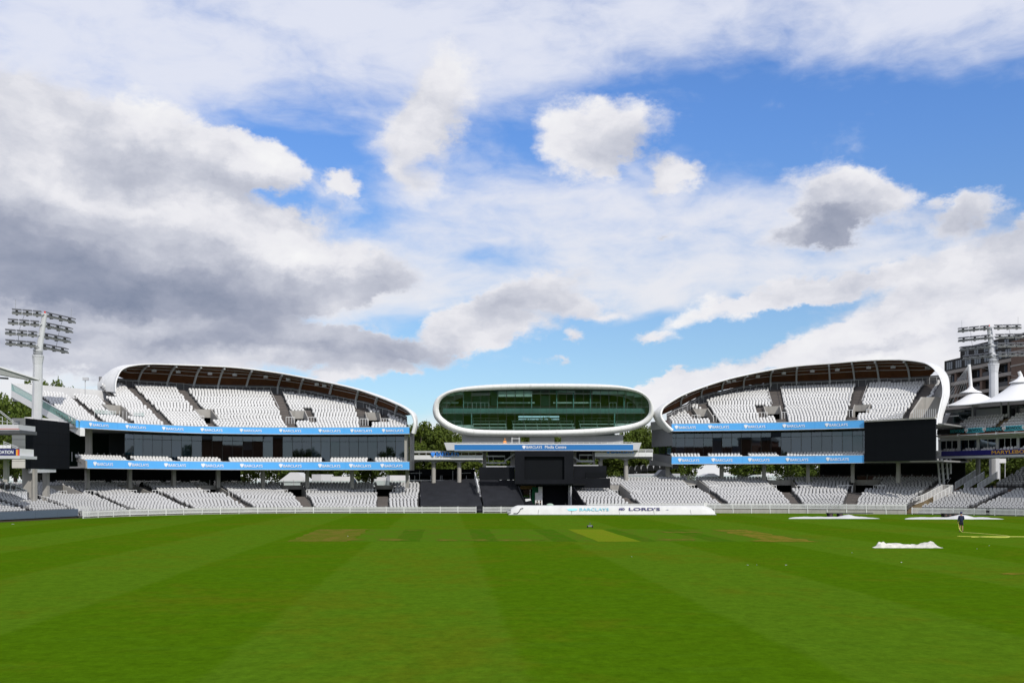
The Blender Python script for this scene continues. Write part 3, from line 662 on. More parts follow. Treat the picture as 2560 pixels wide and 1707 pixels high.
# --- stand with the open wing (north side)
upL = Tier([(-58, 132.5, -53), (-54.6, 139.0, -47), (-50, 145, -42), (-44.4, 148.9, -35), (-33.5, 151.1, -23), (-22, 150.8, -14), (-15.3, 149.6, -8)])
loL = Tier([(-53.5, 124, -60), (-51.2, 130, -57), (-47.6, 134.7, -53), (-43.5, 138.8, -50), (-37.2, 142.6, -40), (-29, 144.4, -22), (-18, 144.8, -6), (-5.2, 145, -2), (0.6, 145, 0)])
uend = upL.px(1023.5)
xs_r = [(upL.px(200), 16), (upL.px(297, 0)-3.2, 16), (upL.px(330, 6), 16), (upL.px(330, 6)+.05, 25), (upL.px(735), 24), (upL.px(800), 21.5), (upL.px(860), 18), (upL.px(917), 15), (upL.px(975), 9), (uend, 4)]
nrL = lambda u: int(round(np.interp(u, [a for a, _ in xs_r], [b for _, b in xs_r])))
UL = Deck(upL, 25, .70, .305, 12.05, .35, .1, uend-.1, nrL)
for x, w in ((433, 1.1), (540, 1.1), (735, 1.5), (917, 1.5)): UL.aisle(upL.px(x), w, 0, 24)
UL.aisle(upL.px(340), 1.0, 0, 16); UL.aisle(upL.px(268), .9, 0, 16)
for x, w, r0, r1 in ((548, 2.0, 5, 10), (764, 2.0, 5, 10), (941, 1.9, 4, 9), (340, 2.6, 5, 10)): UL.vomitory(upL.px(x), w, r0, r1)
for x, ra in ((764, 12), (941, 11)): UL.aisle(upL.px(x)+1.6, 1.0, 4, ra)
LL = Deck(loL, 21, .70, .172, .28, 1.0, .3, loL.px(1046, 1.0), None, .49)
for x, w, r1 in ((482, .9, 20), (629, 1.0, 20), (773, 1.5, 20), (956, 1.5, 20), (330, .8, 14)): LL.aisle(loL.px(x, 1), w, 0, r1)
for x, w in ((170, 2.6), (345, 2.2), (536, 2.2), (738, 2.2), (961, 2.2)): LL.vomitory(loL.px(x, 11), w, 12, 18)
ML = Deck(upL, 4, .78, .22, 6.85, .35, upL.px(214)+.2, uend-.1)
for x in (333, 447, 568, 818, 930): ML.aisle(upL.px(x, 1), 1.0, 0, 3)
gL0 = upL.px(312, 4.4)
rimL = [(292, 979, 12.5, 18.6, 18.9, -.2), (292, 955, 13, 18.9, 20.2, -.3), (302, 930, 13.6, 19.0, 21.2, -.3), (318, 919, 13.8, 19.0, 21.6, -.1), (346, 913.5, 13.8, None, None, 0), (383, 911.5, 13.8, None, None, 0), (435, 913, 13.8, None, None, 0), (514, 916, 13.6, None, None, 0), (592, 920.5, 13.4, None, None, 0),
        (691, 933, 13, None, None, 0), (783, 950, 11.5, None, None, 0), (875, 970, 9, None, None, 0), (940, 991, 6.0, None, None, 0), (992, 1012, 2.6, None, None, 0), (1017, 1026, 1.0, None, None, 0), (1030, 1042, .2, 4.4, 14.8, .2), (1033, 1060, -.1, 4.2, 13.5, .25), (1028, 1082, -.2, 4.0, 12.2, .1)]
specL = dict(upper=upL, lower=loL, U=UL, L=LL, M=ML, z=(11.78, 12.76, 6.40, 7.54), ub=(0, uend), lb=(upL.px(214), uend), deck=(0.0, uend), lowtrim=upL.px(214), glass=(gL0, upL.px(1012, 4.4)), gd=4.4,
    spU=[(221.5, 270.6), (313, 364), (404.5, 458), (500.6, 556), (598.7, 654.4), (697.3, 753), (795.7, 851.6), (875.4, 930.4), (954.4, 1008.8)], spL=[(232.7, 281.6), (319.7, 371), (410, 464), (503, 558.7), (600, 656.5), (697.3, 753.8), (795.4, 851), (872.8, 928), (951, 1006.7)],
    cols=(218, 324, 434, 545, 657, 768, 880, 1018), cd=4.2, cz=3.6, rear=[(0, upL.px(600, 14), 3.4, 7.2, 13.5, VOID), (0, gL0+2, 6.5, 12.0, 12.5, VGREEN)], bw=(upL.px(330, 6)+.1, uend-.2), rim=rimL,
    ribs=(375, 440, 506, 570, 634, 698, 763, 826, 888, 943, 992), lamps=[(x, .45) for x in (328, 395, 461, 528, 595, 661, 727, 792, 809)], rimw=lambda f: .21+.30*max(0, (f-.76)/.24)+.08*max(0, (.2-f)/.2))
SL = stand('curved_stand', 'curved white stand with an open uncovered wing beside the beige-sided screen', specL)
PANE = mat('toughened green pane', (.20, .40, .36), .15, var=.1, scale=.5); PANE.node_tree.nodes['Principled BSDF'].inputs['Alpha'].default_value = .72
# wing: glass balustrade, parapet, slab edge
gl, top = MB(), MB(); A0 = P3(200, 1052, 132.6); A1 = P3(28, 957, 142.5)
for k in range(11):
    a, b = A0.lerp(A1, k/11), A0.lerp(A1, (k+1)/11)
    g = MB(); h = 1.05; g.quad(a-Vector((0, 0, h)), b-Vector((0, 0, h)), b, a); g.build('balustrade_pane', PANE, SL, fix=False)
mb = MB(); mb.bar(A0, A1, .12, .10); mb.build('balustrade_rail', WHITE, SL)
e0, e1 = A0-Vector((0, 0, 1.05)), A1-Vector((0, 0, 1.05)); mb = MB(); dn = Vector((0, 0, -.95)); mb.prism([e0, e1, e1+dn, e0+dn], Vector((.5, .35, 0))); mb.build('wing_edge_beam', WHITE, SL)
pw = [P3(30, 957, 142.5), P3(110, 963, 146.5), P3(200, 971, 152), P3(294, 979, 156.5)]
mb = MB()
for a, b in zip(pw[:-1], pw[1:]): mb.prism([a, b, b-Vector((0, 0, 2.6)), a-Vector((0, 0, 2.6))], (.1, .25, 0))
mb.build('wing_parapet', WHITE, SL)
mb = MB(); q = P3(213, 990, 152.5); mb.tube(q, q+Vector((0, 0, 2.6)), .06); mb.box((q.x-.3, q.y-.3, q.z+2.4), (q.x+.5, q.y+.2, q.z+2.85)); mb.build('wing_lamp_post', GREYM, SL)
mb = MB(); u = upL.px(340)
# glass guard below the wing's entrance
for k in range(14):
    a = u-4.6+k*.55; m = MB(); d = UL.d(5)-.05; m.bar(upL.P(a, d, UL.z(5)), upL.P(a, d, UL.z(5)+1.15), .05); m.build('guard_post', WHITE, SL)
    if abs(a+.27-u) > 1.2: g = MB(); g.quad(upL.P(a, d, UL.z(5)+.15), upL.P(a+.55, d, UL.z(5)+.15), upL.P(a+.55, d, UL.z(5)+1.1), upL.P(a, d, UL.z(5)+1.1)); g.build('guard_pane', GLASSR, SL, fix=False)
# middle level: open bay beside the screen, with pillar and rail; end cheeks
p = P3(222, 1125, 139); mb = MB(); mb.box((p.x-.35, p.y-.35, 6.6), (p.x+.35, p.y+.35, 11.8)); mb.build('column', CONC, SL)
for k in range(9):
    x = 180+k*16; q = P3(x, 1130, 138.5+k*1.1); m = MB(); m.bar(Vector((q.x, q.y, 7.4)), Vector((q.x, q.y, 8.7)), .06); m.build('rail_post', GREYM, SL)
a = P3(170, 1131, 133.5); b = P3(214, 1151, 133.6); mb = MB(); mb.prism([Vector((a.x, a.y+3, 7.9)), b, Vector((b.x, b.y, 6.4)), Vector((a.x, a.y+3, 6.4))], (0.1, .3, 0)); mb.build('end_cheek', CONC, SL)
p = upL.P(uend, .1, 0); mb = MB(); mb.box((p.x+.05, p.y, 6.3), (p.x+.30, p.y+4.5, 12.0)); mb.build('end_wall', DARKG, SL)
mb = MB(); q = P3(1016, 1130, 150.6); mb.box((q.x-.3, q.y, 7.6), (q.x+.3, q.y+.5, 11.8)); mb.build('column', CONC, SL)

# --- stand whose board carries the second screen (south side)
upR = Tier([(25.1, 156.5, -6), (32.2, 155.2, -2), (41.5, 152.8, 10), (49.5, 148.6, 24), (56.5, 143.2, 35), (61.2, 138.4, 41)])
loR = Tier([(11.0, 145.6, -16), (17.8, 145.5, -15), (31.2, 144.7, -12), (41.1, 143.6, 0), (48, 141.4, 28), (55.2, 139.6, 42)])
u2159 = upR.px(2160); uRe = upR.len
rR = [(0, 4), (upR.px(1735), 9), (upR.px(1793), 15), (upR.px(1850), 19), (upR.px(1905), 22), (upR.px(1957), 24), (upR.px(2100), 24), (upR.px(2262), 23), (uRe, 22)]
nrR = lambda u: int(round(np.interp(u, [a for a, _ in rR], [b for _, b in rR])))
UR = Deck(upR, 24, .70, .305, 12.95, .35, .15, upR.px(2348, 12.5), nrR, first=lambda u: 10 if u > upR.px(2276) else 0)
for x, w in ((1793, 1.2), (1957, 1.5), (2124, 1.4), (2262, 1.3)): UR.aisle(upR.px(x), w, 0, 24)
for x, w, r0, r1 in ((1779, 2.0, 4, 9), (1943, 2.0, 5, 10), (2140, 1.9, 5, 9)): UR.vomitory(upR.px(x), w, r0, r1)
for x in (1779, 1943): UR.aisle(upR.px(x)-1.6, 1.0, 4, 11)
LR = Deck(loR, 21, .70, .198, .62, 1.0, .2, loR.len-.2, lambda u: 13 if u < loR.px(1530, 8) else 21, .49)
for x, w, r1 in ((1590, 1.4, 13), (1817, 1.1, 20), (1996, 1.3, 20), (2121, 1.5, 20)): LR.aisle(loR.px(x, 1), w, 0, r1)
for x, w in ((1744, 2.1), (1959, 2.1), (2163, 2.1)): LR.vomitory(loR.px(x, 11), w, 12, 18)
LR.vomitory(loR.px(1541, 10), 2.0, 8, 14)
MR = Deck(upR, 4, .78, .22, 7.7, .35, .15, u2159-.1)
for x in (1765, 1866, 1958): MR.aisle(upR.px(x, 1), 1.0, 0, 3)
rimR = [(1684, 1073, -.2, 4.0, 13.2, .2), (1668, 1058, 0, 4.2, 14.2, -.2), (1656, 1041, .2, 4.4, 15.6, -.2), (1657, 1026, .6, None, None, 0), (1668, 1013, 1.4, None, None, 0), (1707, 989, 3.4, None, None, 0), (1761, 968, 7.5, None, None, 0), (1814, 951, 10, None, None, 0), (1868, 938, 11.8, None, None, 0), (1935, 925, 13, None, None, 0), (2000, 916, 13.4, None, None, 0),
        (2084, 909.5, 13.4, None, None, 0), (2164, 903, 13.2, None, None, 0), (2245, 901, 12.8, None, None, 0), (2298, 906, 12, None, None, .1), (2324, 915, 11, 15.6, 22.0, 0), (2345, 937, 9, 12.8, 20.7, .05), (2354, 962, 7, 9.8, 18.7, .1), (2355, 985, 5, 7.4, 17.0, .1), (2350, 1006, 3, 5.0, 15.6, .1), (2343, 1038, 1, 2.6, 13.9, .1), (2340, 1060, 0, 1.4, 12.6, .1)]
specR = dict(upper=upR, lower=loR, U=UR, L=LR, M=MR, z=(12.52, 13.64, 7.36, 8.48), ub=(0, u2159), lb=(0, u2159), deck=(0, uRe-1.2), glass=(.4, u2159+.6), gd=4.4,
    spU=[(1686.5, 1739.3), (1770.7, 1822.4), (1860, 1913), (1956.3, 2012.4), (2062.5, 2119.3)], spL=[(1695, 1748), (1778.7, 1831), (1870, 1923.6), (1964.4, 2020.6), (2065, 2122)],
    cols=(1669, 1804, 1910, 2020, 2132, 2246), cd=4.2, cz=4.4, rear=[(upR.px(2050, 14), uRe-2, 4.2, 8.2, 13.5, VOID)], bw=(.2, upR.px(2348, 12.5)+.5), rim=rimR,
    ribs=(1716, 1763, 1817, 1875, 1936, 1998, 2062, 2127, 2192, 2259), lamps=[(x, .45) for x in (1829, 1844, 1904, 1966, 2031, 2096, 2163, 2231, 2301)], rimw=lambda f: .21+.34*max(0, (.2-f)/.2)+.10*max(0, (f-.78)/.22))
SR = stand('curved_stand', 'curved white stand carrying a black screen, next to the tented stand', specR)
# big screen on the front of it
a, b = upR.P(u2159+.1, -.15, 0), P3(2338, 1046, 138.6); za0, za1, zb0, zb1 = 4.6+(HOR-1153.5)/F*a.y, 4.6+(HOR-1055)/F*a.y, 4.6+(HOR-1152)/F*b.y, 4.6+(HOR-1047)/F*b.y
sr = thing('video_screen', 'large blank black screen set in the front of the stand by the tents', 'screen', (a.x, a.y, za0))
pts = [Vector((a.x, a.y, za0)), Vector((b.x, b.y, za0)), Vector((b.x, b.y, za1)), Vector((a.x, a.y, za1))]
mb = MB(); mb.prism(pts, Vector((.35, .45, 0))); mb.build('casing', BLACK, sr)
nn = (b-a); nn = Vector((nn.y, -nn.x, 0)).normalized()
for i in range(6):
    for j in range(4):
        f0, f1, g0, g1 = i/6, (i+1)/6, j/4, (j+1)/4; q = [pts[0].lerp(pts[1], f).lerp(pts[3].lerp(pts[2], f), g)+nn*.02 for f, g in ((f0+.002, g0+.002), (f1-.002, g0+.002), (f1-.002, g1-.002), (f0+.002, g1-.002))]
        m = MB(); m.add(q, [(0, 1, 2, 3)]); m.build('screen_panel', SCREEN, sr, fix=False)
mb = MB(); mb.bar(pts[3]+Vector((0, 0, .12))+nn*.03, pts[2]+Vector((0, 0, .12))+nn*.03, .3, .22); mb.build('top_beam', CONC, sr)
# end bay of the south stand: side wall with window, raking brackets, columns down to the terrace
q0, q1 = P3(1630, 1061, 163), P3(1681, 1061, 156.6)
mb = MB(); mb.prism([Vector((q0.x, q0.y, 10.2)), Vector((q1.x, q1.y, 10.2)), Vector((q1.x, q1.y, 13.0)), Vector((q0.x, q0.y, 13.0))], (0, .3, 0)); mb.prism([Vector((q0.x, q0.y, 8.2)), Vector((q1.x, q1.y, 7.2)), Vector((q1.x, q1.y, 8.6)), Vector((q0.x, q0.y, 9.2))], (0, .3, 0)); mb.build('end_wall', mat('end cladding', (.17, .175, .19), .6, var=.1), SR)
mb = MB(); mb.prism([Vector((q0.x-.2, q0.y-.1, 13.0)), Vector((q1.x-.2, q1.y-.1, 13.0)), Vector((q1.x-.2, q1.y-.1, 14.3)), Vector((q0.x-.2, q0.y-.1, 14.3))], (0, .3, 0)); mb.build('end_fascia', GREYM, SR)
for f in (.1, .4, .7): c = q0.lerp(q1, f); c2 = q0.lerp(q1, f+.26); m = MB(); m.quad(Vector((c.x, c.y-.03, 9.2)), Vector((c2.x, c2.y-.03, 9.0)), Vector((c2.x, c2.y-.03, 10.2)), Vector((c.x, c.y-.03, 10.2))); m.build('end_window', GLASSB, SR, fix=False)
mb = MB(); mb.prism([Vector((q0.x, q0.y, 8.2)), Vector((q1.x, q1.y, 7.3)), Vector((q1.x, q1.y, 6.9)), Vector((q0.x, q0.y, 7.3))], (0, 3, 0)); mb.build('end_bracket', CONCD, SR)
# upper end of the south stand: concrete wall and guard over the screen
c0, c1 = P3(2302, 1005, 146.5), P3(2352, 1000, 146.5); mb = MB(); mb.prism([Vector((c0.x, c0.y, 14.0)), Vector((c1.x, c1.y, 14.0)), Vector((c1.x, c1.y, 17.0)), Vector((c0.x, c0.y, 17.0))], (0, .4, 0)); mb.build('entrance_wall', CONC, SR)
c2 = P3(2272, 1045, 143.2); mb = MB(); mb.prism([Vector((c2.x, c2.y, 13.6)), Vector((c0.x, c0.y-.1, 13.6)), Vector((c0.x, c0.y-.1, 17.0)), Vector((c2.x+.2, c2.y, 14.4))], (.3, .1, 0)); mb.build('entrance_wall', CONC, SR)
for k in range(12):
    q = P3(2284+k*5, 1045, 140.6-k*.12); m = MB(); m.bar(Vector((q.x, q.y, 13.5)), Vector((q.x, q.y, 14.75)), .045); m.build('guard_post', GREYM, SR)
for D_, t_, par, xs_a in ((UL, upL, SL, (735, 917)), (UR, upR, SR, (1957, 2124))):
    for x in xs_a:
        for sg in (-1, 1):
            u = t_.px(x)+sg*.78; m = MB(); m.bar(t_.P(u, D_.d(11), D_.z(11)+.85), t_.P(u, D_.d(min(22, D_.nrows(u)-1)), D_.z(min(22, D_.nrows(u)-1))+.85), .06); m.build('aisle_rail', WHITE, par)
uw = UR.u1+.35; m = MB(); m.prism([upR.P(uw, 6, 14.6), upR.P(uw, 16.5, 19.4), upR.P(uw, 16.5, 20.9), upR.P(uw, 12.5, 20.3), upR.P(uw, 8, 17.8)], upR.tan(uw)*.15); m.build('side_wall', DARKG, SR)
# fences of the curved bowl
fence('picket_fence', 'white picket fence running below the open-wing stand to the black covers', loL, .2, loL.px(1190), True, .08, gaps=())
fence('picket_fence', 'short white picket fence in front of the black seat cover by the tunnel', Tier([(-4.4, 145, 0), (-2, 145, 0), (1.2, 145, 0)]), .2, 5.4, True, .08)
fence('picket_fence', 'white picket fence on a concrete plinth below the stand with the inset screen', loR, .1, loR.len, True, .55)
# ------------------------------------------------------------------ media centre
YM = 158.0
mc = thing('media_centre', 'white rounded pod with green glass front raised above the black screen', 'building', (PXW(1358, YM), YM, 0))
def zy(y, Y): return EYE+(HOR-y)/F*Y
OUT = [(0,350),(8,290),(40,225),(100,176),(200,132),(350,103),(600,82),(900,74),(1150,72),(1400,73),(1700,79),(1920,96),(2080,135),(2180,195),(2240,275),(2258,360),(2238,430),(2180,488),(2080,530),(1930,565),(1700,590),(1400,602),(1150,606),(800,606),(560,604),(400,598),(260,572),(140,528),(60,470),(16,412)]
INN = [(66,330),(76,265),(125,208),(215,168),(330,152),(500,144),(750,135),(1000,130),(1200,128),(1500,129),(1780,133),(1950,142),(2080,168),(2160,212),(2198,265),(2207,330),(2196,385),(2150,434),(2080,468),(1960,496),(1800,517),(1500,537),(1200,545),(900,547),(650,545),(450,538),(300,518),(190,476),(120,430),(80,385)]
def ring(pts, Y, sc=1.0, n=120, dy=0.0, ref=None):
    p = [((x/4.055)+1080, (y/4.055)+940) for x, y in pts]; p = p+[p[0]]
    c = catmull(p, n+1)[:-1]; out = []
    cx_, cy_ = 1358.5, 1023.5
    for x, y in c: v = P3(cx_+(x-cx_)*sc, cy_+(y-cy_)*sc, ref or YM); out.append(Vector((v.x, Y, v.z+dy)))
    return out
def lean(z): return (z-15.5)*-.10                                       # the glass leans out over the field at its top
r_in, r_out = ring(INN, YM), ring(OUT, YM)
rings = [[Vector((p.x, YM+.9+lean(p.z), p.z)) for p in r_in], [Vector((p.x, YM+.35+lean(p.z), p.z)) for p in r_in]]
for f, yy in ((.22, .02), (.5, -.12), (.78, .05), (.94, .4), (1.0, 1.1)): rings.append([Vector((a.x+(b.x-a.x)*f, YM+yy+lean(a.z), a.z+(b.z-a.z)*f)) for a, b in zip(r_in, r_out)])
for sc, yy in ((1.0, 2.5), (.99, 5), (.95, 8), (.86, 11), (.72, 13)): rings.append([Vector((p.x, YM+yy, p.z)) for p in ring(OUT, YM, sc)])
mb = MB(); mb.loft(rings, True); mb.build('shell', ALUM, mc, smooth=True)
# glazing: panes cut to the outline
poly = [(p.x, p.z) for p in r_in]
def clip(poly, ax, v, keep_greater):
    out = []
    for i in range(len(poly)):
        a, b = poly[i], poly[(i+1) % len(poly)]; ia = (a[ax] >= v) == keep_greater; ib = (b[ax] >= v) == keep_greater
        if ia: out.append(a)
        if ia != ib: t = (v-a[ax])/(b[ax]-a[ax]); out.append((a[0]+(b[0]-a[0])*t, a[1]+(b[1]-a[1])*t))
    return out
xs = [PXW(1080+k/4.055, YM) for k in (66, 145, 230, 315, 403, 490, 577, 667, 754, 840, 928, 1015, 1102, 1190, 1278, 1365, 1450, 1537, 1622, 1708, 1795, 1880, 1965, 2050, 2130, 2210)]
zs = [zy(940+k/4.055, YM) for k in (560, 375, 308, 120)]
for i in range(len(xs)-1):
    for j in range(3):
        q = poly
        for ax, v, g in ((0, xs[i]+.012, True), (0, xs[i+1]-.012, False), (1, zs[j]+.012, True), (1, zs[j+1]-.012, False)):
            q = clip(q, ax, v, g)
            if len(q) < 3: break
        if len(q) < 3: continue
        m = MB(); m.add([(x, YM+.5+lean(z)+random.uniform(-.004, .004), z) for x, z in q], [tuple(range(len(q)))]); m.build('glass_pane', GLASSG, mc, fix=False)
mb = MB()
for x in xs[1:-1]:
    zz = [p[1] for p in clip(clip(poly, 0, x-.01, True), 0, x+.01, False)]; a, b = min(zz), max(zz); mb.bar((x, YM+.53+lean(a), a), (x, YM+.53+lean(b), b), .035)
for z in zs[1:-1]: mb.bar((xs[0]+.4, YM+.53+lean(z), z), (xs[-1]-.4, YM+.53+lean(z), z), .05)
stuff(mb.build('glazing_bars', DARKG, mc))
# interior
IN1 = mat('media interior teal', (.20, .32, .33), .7, var=.25, scale=.5); IN2 = mat('media interior dark', (.07, .10, .10), .7, var=.3, scale=.5); DESK = mat('pale desk', (.55, .60, .58), .5)
x0, x1 = xs[0]+.6, xs[-1]-.6; zf1 = zy(1013, YM+1); zf2 = zy(1018, YM+1)
def ibox(name, xa, xb, ya, yb, za, zb, m): q = MB(); q.box((xa, ya, za), (xb, yb, zb)); return q.build(name, m, mc)
ibox('upper_floor', x0, x1, YM+1.2, YM+8, zy(1031, YM), zy(1019, YM), IN1)
ibox('lower_floor', PXW(1185, YM), PXW(1535, YM), YM+1.0, YM+7, zy(1077, YM), zy(1073, YM), IN2)
wy = YM+8.2; hx0, hx1, hz0, hz1 = PXW(1296, wy), PXW(1398, wy), zy(1049, wy), zy(1031, wy)
inner = [((x-PXW(1358.5, YM))*.94+PXW(1358.5, YM), (z-15.6)*.96+15.6) for x, z in poly]
for cuts in (((0, hx0, False),), ((0, hx1, True),), ((0, hx0, True), (0, hx1, False), (1, hz1, True)), ((0, hx0, True), (0, hx1, False), (1, hz0, False))):
    q = inner
    for ax, v, g in cuts: q = clip(q, ax, v, g)
    m = MB(); m.prism([(x, wy, z) for x, z in q], (0, .2, 0)); m.build('interior_wall', IN2, mc)
ibox('ceiling', x0+2.6, x1-2.6, YM+1.2, YM+8, zy(971, YM), zy(969, YM), IN1)
for k in (315, 663, 1012, 1268, 1440, 1612, 1957): x = PXW(1080+k/4.055, YM); ibox('upper_column', x-.07, x+.07, YM+1.3, YM+1.6, zy(1018, YM), zy(975, YM), mat('teal post', (.22, .40, .40), .6))
for k in (398, 1860): x = PXW(1080+k/4.055, YM); ibox('lower_column', x-.09, x+.09, YM+1.3, YM+1.6, zy(1074, YM), zy(1031, YM), MATS['teal post'])
for (k0, k1, z0, z1) in ((320, 400, 150, 300), (590, 665, 150, 300), (100, 320, 375, 500), (1870, 2150, 375, 460), (410, 600, 205, 305), (1100, 1200, 200, 300)):
    ibox('partition', PXW(1080+k0/4.055, YM+6), PXW(1080+k1/4.055, YM+6), YM+5.8, YM+5.9, zy(940+z1/4.055, YM+6), zy(940+z0/4.055, YM+6), IN1)
BL = mat('roller blind', (.62, .66, .64), .8)
for (k, d) in ((145, 196), (232, 186), (673, 205), (761, 205), (848, 205), (935, 205), (1285, 158), (1370, 160), (1630, 180), (1715, 182), (1800, 178), (1887, 178), (1975, 196), (2057, 210)):
    xa = PXW(1080+k/4.055, YM); xb = xa+1.24; za, zb = zy(940+d/4.055, YM), zy(940+145/4.055, YM)
    ibox('blind', xa, xb, YM+1.0+lean(zb), YM+1.03+lean(zb), za, zb-.05, BL)
for (k0, k1) in ((670, 1040), (1228, 1612), (110, 185), (198, 268)): ibox('upper_desk', PXW(1080+k0/4.055, YM+2), PXW(1080+k1/4.055, YM+2), YM+1.7, YM+2.3, zy(1008.5, YM+2), zy(1005, YM+2), DESK)
for (k0, k1) in ((320, 405), (410, 490), (495, 575), (1620, 1710), (1800, 1870), (1980, 2180), (150, 300), (1870, 2100)):
    z = zy(1006, YM+1.2) if k0 not in (150, 1870) else zy(1053, YM+1.2); q = MB(); xa, xb = PXW(1080+k0/4.055, YM+1.2), PXW(1080+k1/4.055, YM+1.2)
    q.bar((xa, YM+1.35, z), (xb, YM+1.35, z), .05)
    for f in (0, .5, 1): q.bar((xa+(xb-xa)*f, YM+1.35, z-.9), (xa+(xb-xa)*f, YM+1.35, z), .04)
    q.build('inside_rail', GREYM, mc)
for r, (kz, segs) in enumerate(((522, ((415, 760), (818, 1452), (1512, 1855))), (487, ((413, 755), (816, 1440), (1497, 1855))), (455, ((412, 748), (806, 1428), (1487, 1850))), (426, ((412, 675), (865, 1350), (1540, 1810))))):
    for a, b in segs:
        Yr = YM+1.4+r*1.35; xa, xb = PXW(1080+a/4.055, Yr), PXW(1080+b/4.055, Yr); z = zy(940+kz/4.055, Yr)
        d = ibox('press_desk', xa, xb, Yr, Yr+.55, z-.06, z+.10, DESK); q = MB()
        for f in np.linspace(0.02, .98, max(3, int((xb-xa)/1.5))): q.bar((xa+(xb-xa)*f, Yr+.1, z-.75), (xa+(xb-xa)*f, Yr+.1, z-.06), .09)
        stuff(q.build('desk_legs', DESK, d)); ibox('desk_riser', xa, xb, Yr+.5, Yr+1.35, z-1.2, z-.62, IN2)
for (a, b) in ((180, 412), (1860, 2100)):
    q = clip(clip(clip(poly, 0, PXW(1080+a/4.055, YM), True), 0, PXW(1080+b/4.055, YM), False), 1, zy(940+(492 if a < 999 else 475)/4.055, YM), False)
    if len(q) > 2: m = MB(); m.prism([(x, YM+.62+lean(z), z) for x, z in q], (0, .05, 0)); m.build('white_apron', WHITE, mc)
# legs, neck, balcony with blue board
YB = 156.2
def pbox(name, xa, xb, ya, yb, Y, depth, m, parent): q = MB(); a, b = P3(xa, yb, Y), P3(xb, ya, Y); q.box((a.x, Y, a.z), (b.x, Y+depth, b.z)); return q.build(name, m, parent)
CLAD = mat('louvred grey cladding', (.36, .37, .38), .6, var=.06)
for xa, xb in ((1155, 1302), (1324, 1386), (1403, 1558)):
    a, b = P3(xa, 1111, 160), P3(xb, 1086, 160)
    for k in range(9): q = MB(); z0 = a.z+(b.z-a.z)*k/9; q.box((a.x, 160+.02*(k % 2), z0), (b.x, 160.4, z0+(b.z-a.z)/9-.02)); q.build('cladding_strip', CLAD, mc)
pbox('balcony_floor', 1136, 1583, 1124, 1127, YB+.15, 3.6, CONCD, mc)
bo = pbox('name_board', 1136, 1583, 1111.2, 1125, YB, .12, BLUE2, mc)
pbox('board_cap', 1135.5, 1583.5, 1108, 1111, YB-.03, .4, WHITE, bo); pbox('board_foot', 1136, 1583, 1125.2, 1126.4, YB-.02, .16, WHITE, bo)
c = P3(1310, 1117.5, YB); emblem(c, (1, 0), .62, LETW, bo, .03)
for s, xa, xb in (('BARCLAYS', 1316, 1355), ('Media Centre', 1362.5, 1415.5)):
    a, b = P3(xa, 1120.8, YB), P3(xb, 1114.2 if s[0] == 'B' else 1113, YB); lettering(s, a, b, a.z, b.z, LETW, bo, .03, bold=.012)
for sg, xe, xo in ((-1, 1136, 1110), (1, 1583, 1604)):
    q = MB(); a, b, c_, d = P3(xe, 1125, YB), P3(xe, 1106, YB), P3(xo, 1106, YB), P3(xo-sg*7, 1125, YB); q.prism([a, b, c_, d], (0, 4, 0)); q.build('balcony_end', GREYM, mc)
for x in np.linspace(1140, 1580, 30): q = MB(); p = P3(x, 1108, YB+.3); q.bar(p, p+Vector((0, 0, .16)), .04); q.build('baluster', WHITE, mc)
q = MB(); q.bar(P3(1138, 1106, YB+.3), P3(1582, 1105, YB+.3), .04); q.build('balcony_rail', WHITE, mc)
q = MB()
for x in (1280, 1298): q.bar(P3(x, 1108, YB+1), P3(x, 1093, YB+1), .10)
q.bar(P3(1279, 1096, YB+1), P3(1299, 1096, YB+1), .08); q.build('access_frame', WHITE, mc)
for xa, xb in ((1207, 1216), (1276, 1288), (1433, 1441), (1482, 1488)): pbox('tower_leg', xa, xb, 1125, 1172, 159, .9, CONC, mc)
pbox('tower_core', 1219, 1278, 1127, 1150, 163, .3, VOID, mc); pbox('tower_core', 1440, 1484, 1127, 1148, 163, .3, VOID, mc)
pbox('landing', 1215, 1266, 1155, 1158, 158.4, 2.2, GREYM, mc); pbox('landing', 1441, 1486, 1150, 1154.5, 158.4, 2.2, GREYM, mc)
for (x0_, y0_, x1_, y1_) in ((1262, 1152, 1287, 1134), (1434, 1142, 1448, 1152), (1215, 1166, 1289, 1166), (1434, 1163.5, 1496, 1163.5), (1216, 1140, 1262, 1140), (1448, 1137, 1484, 1137)): q = MB(); q.bar(P3(x0_, y0_, 158.3), P3(x1_, y1_, 158.3), .12, .22); q.build('stair_beam', GREYM, mc)
for x in (1221, 1233, 1262, 1449, 1470, 1484): q = MB(); q.bar(P3(x, 1155, 158.35), P3(x, 1138, 158.35), .05); q.build('stair_post', GREYM, mc)
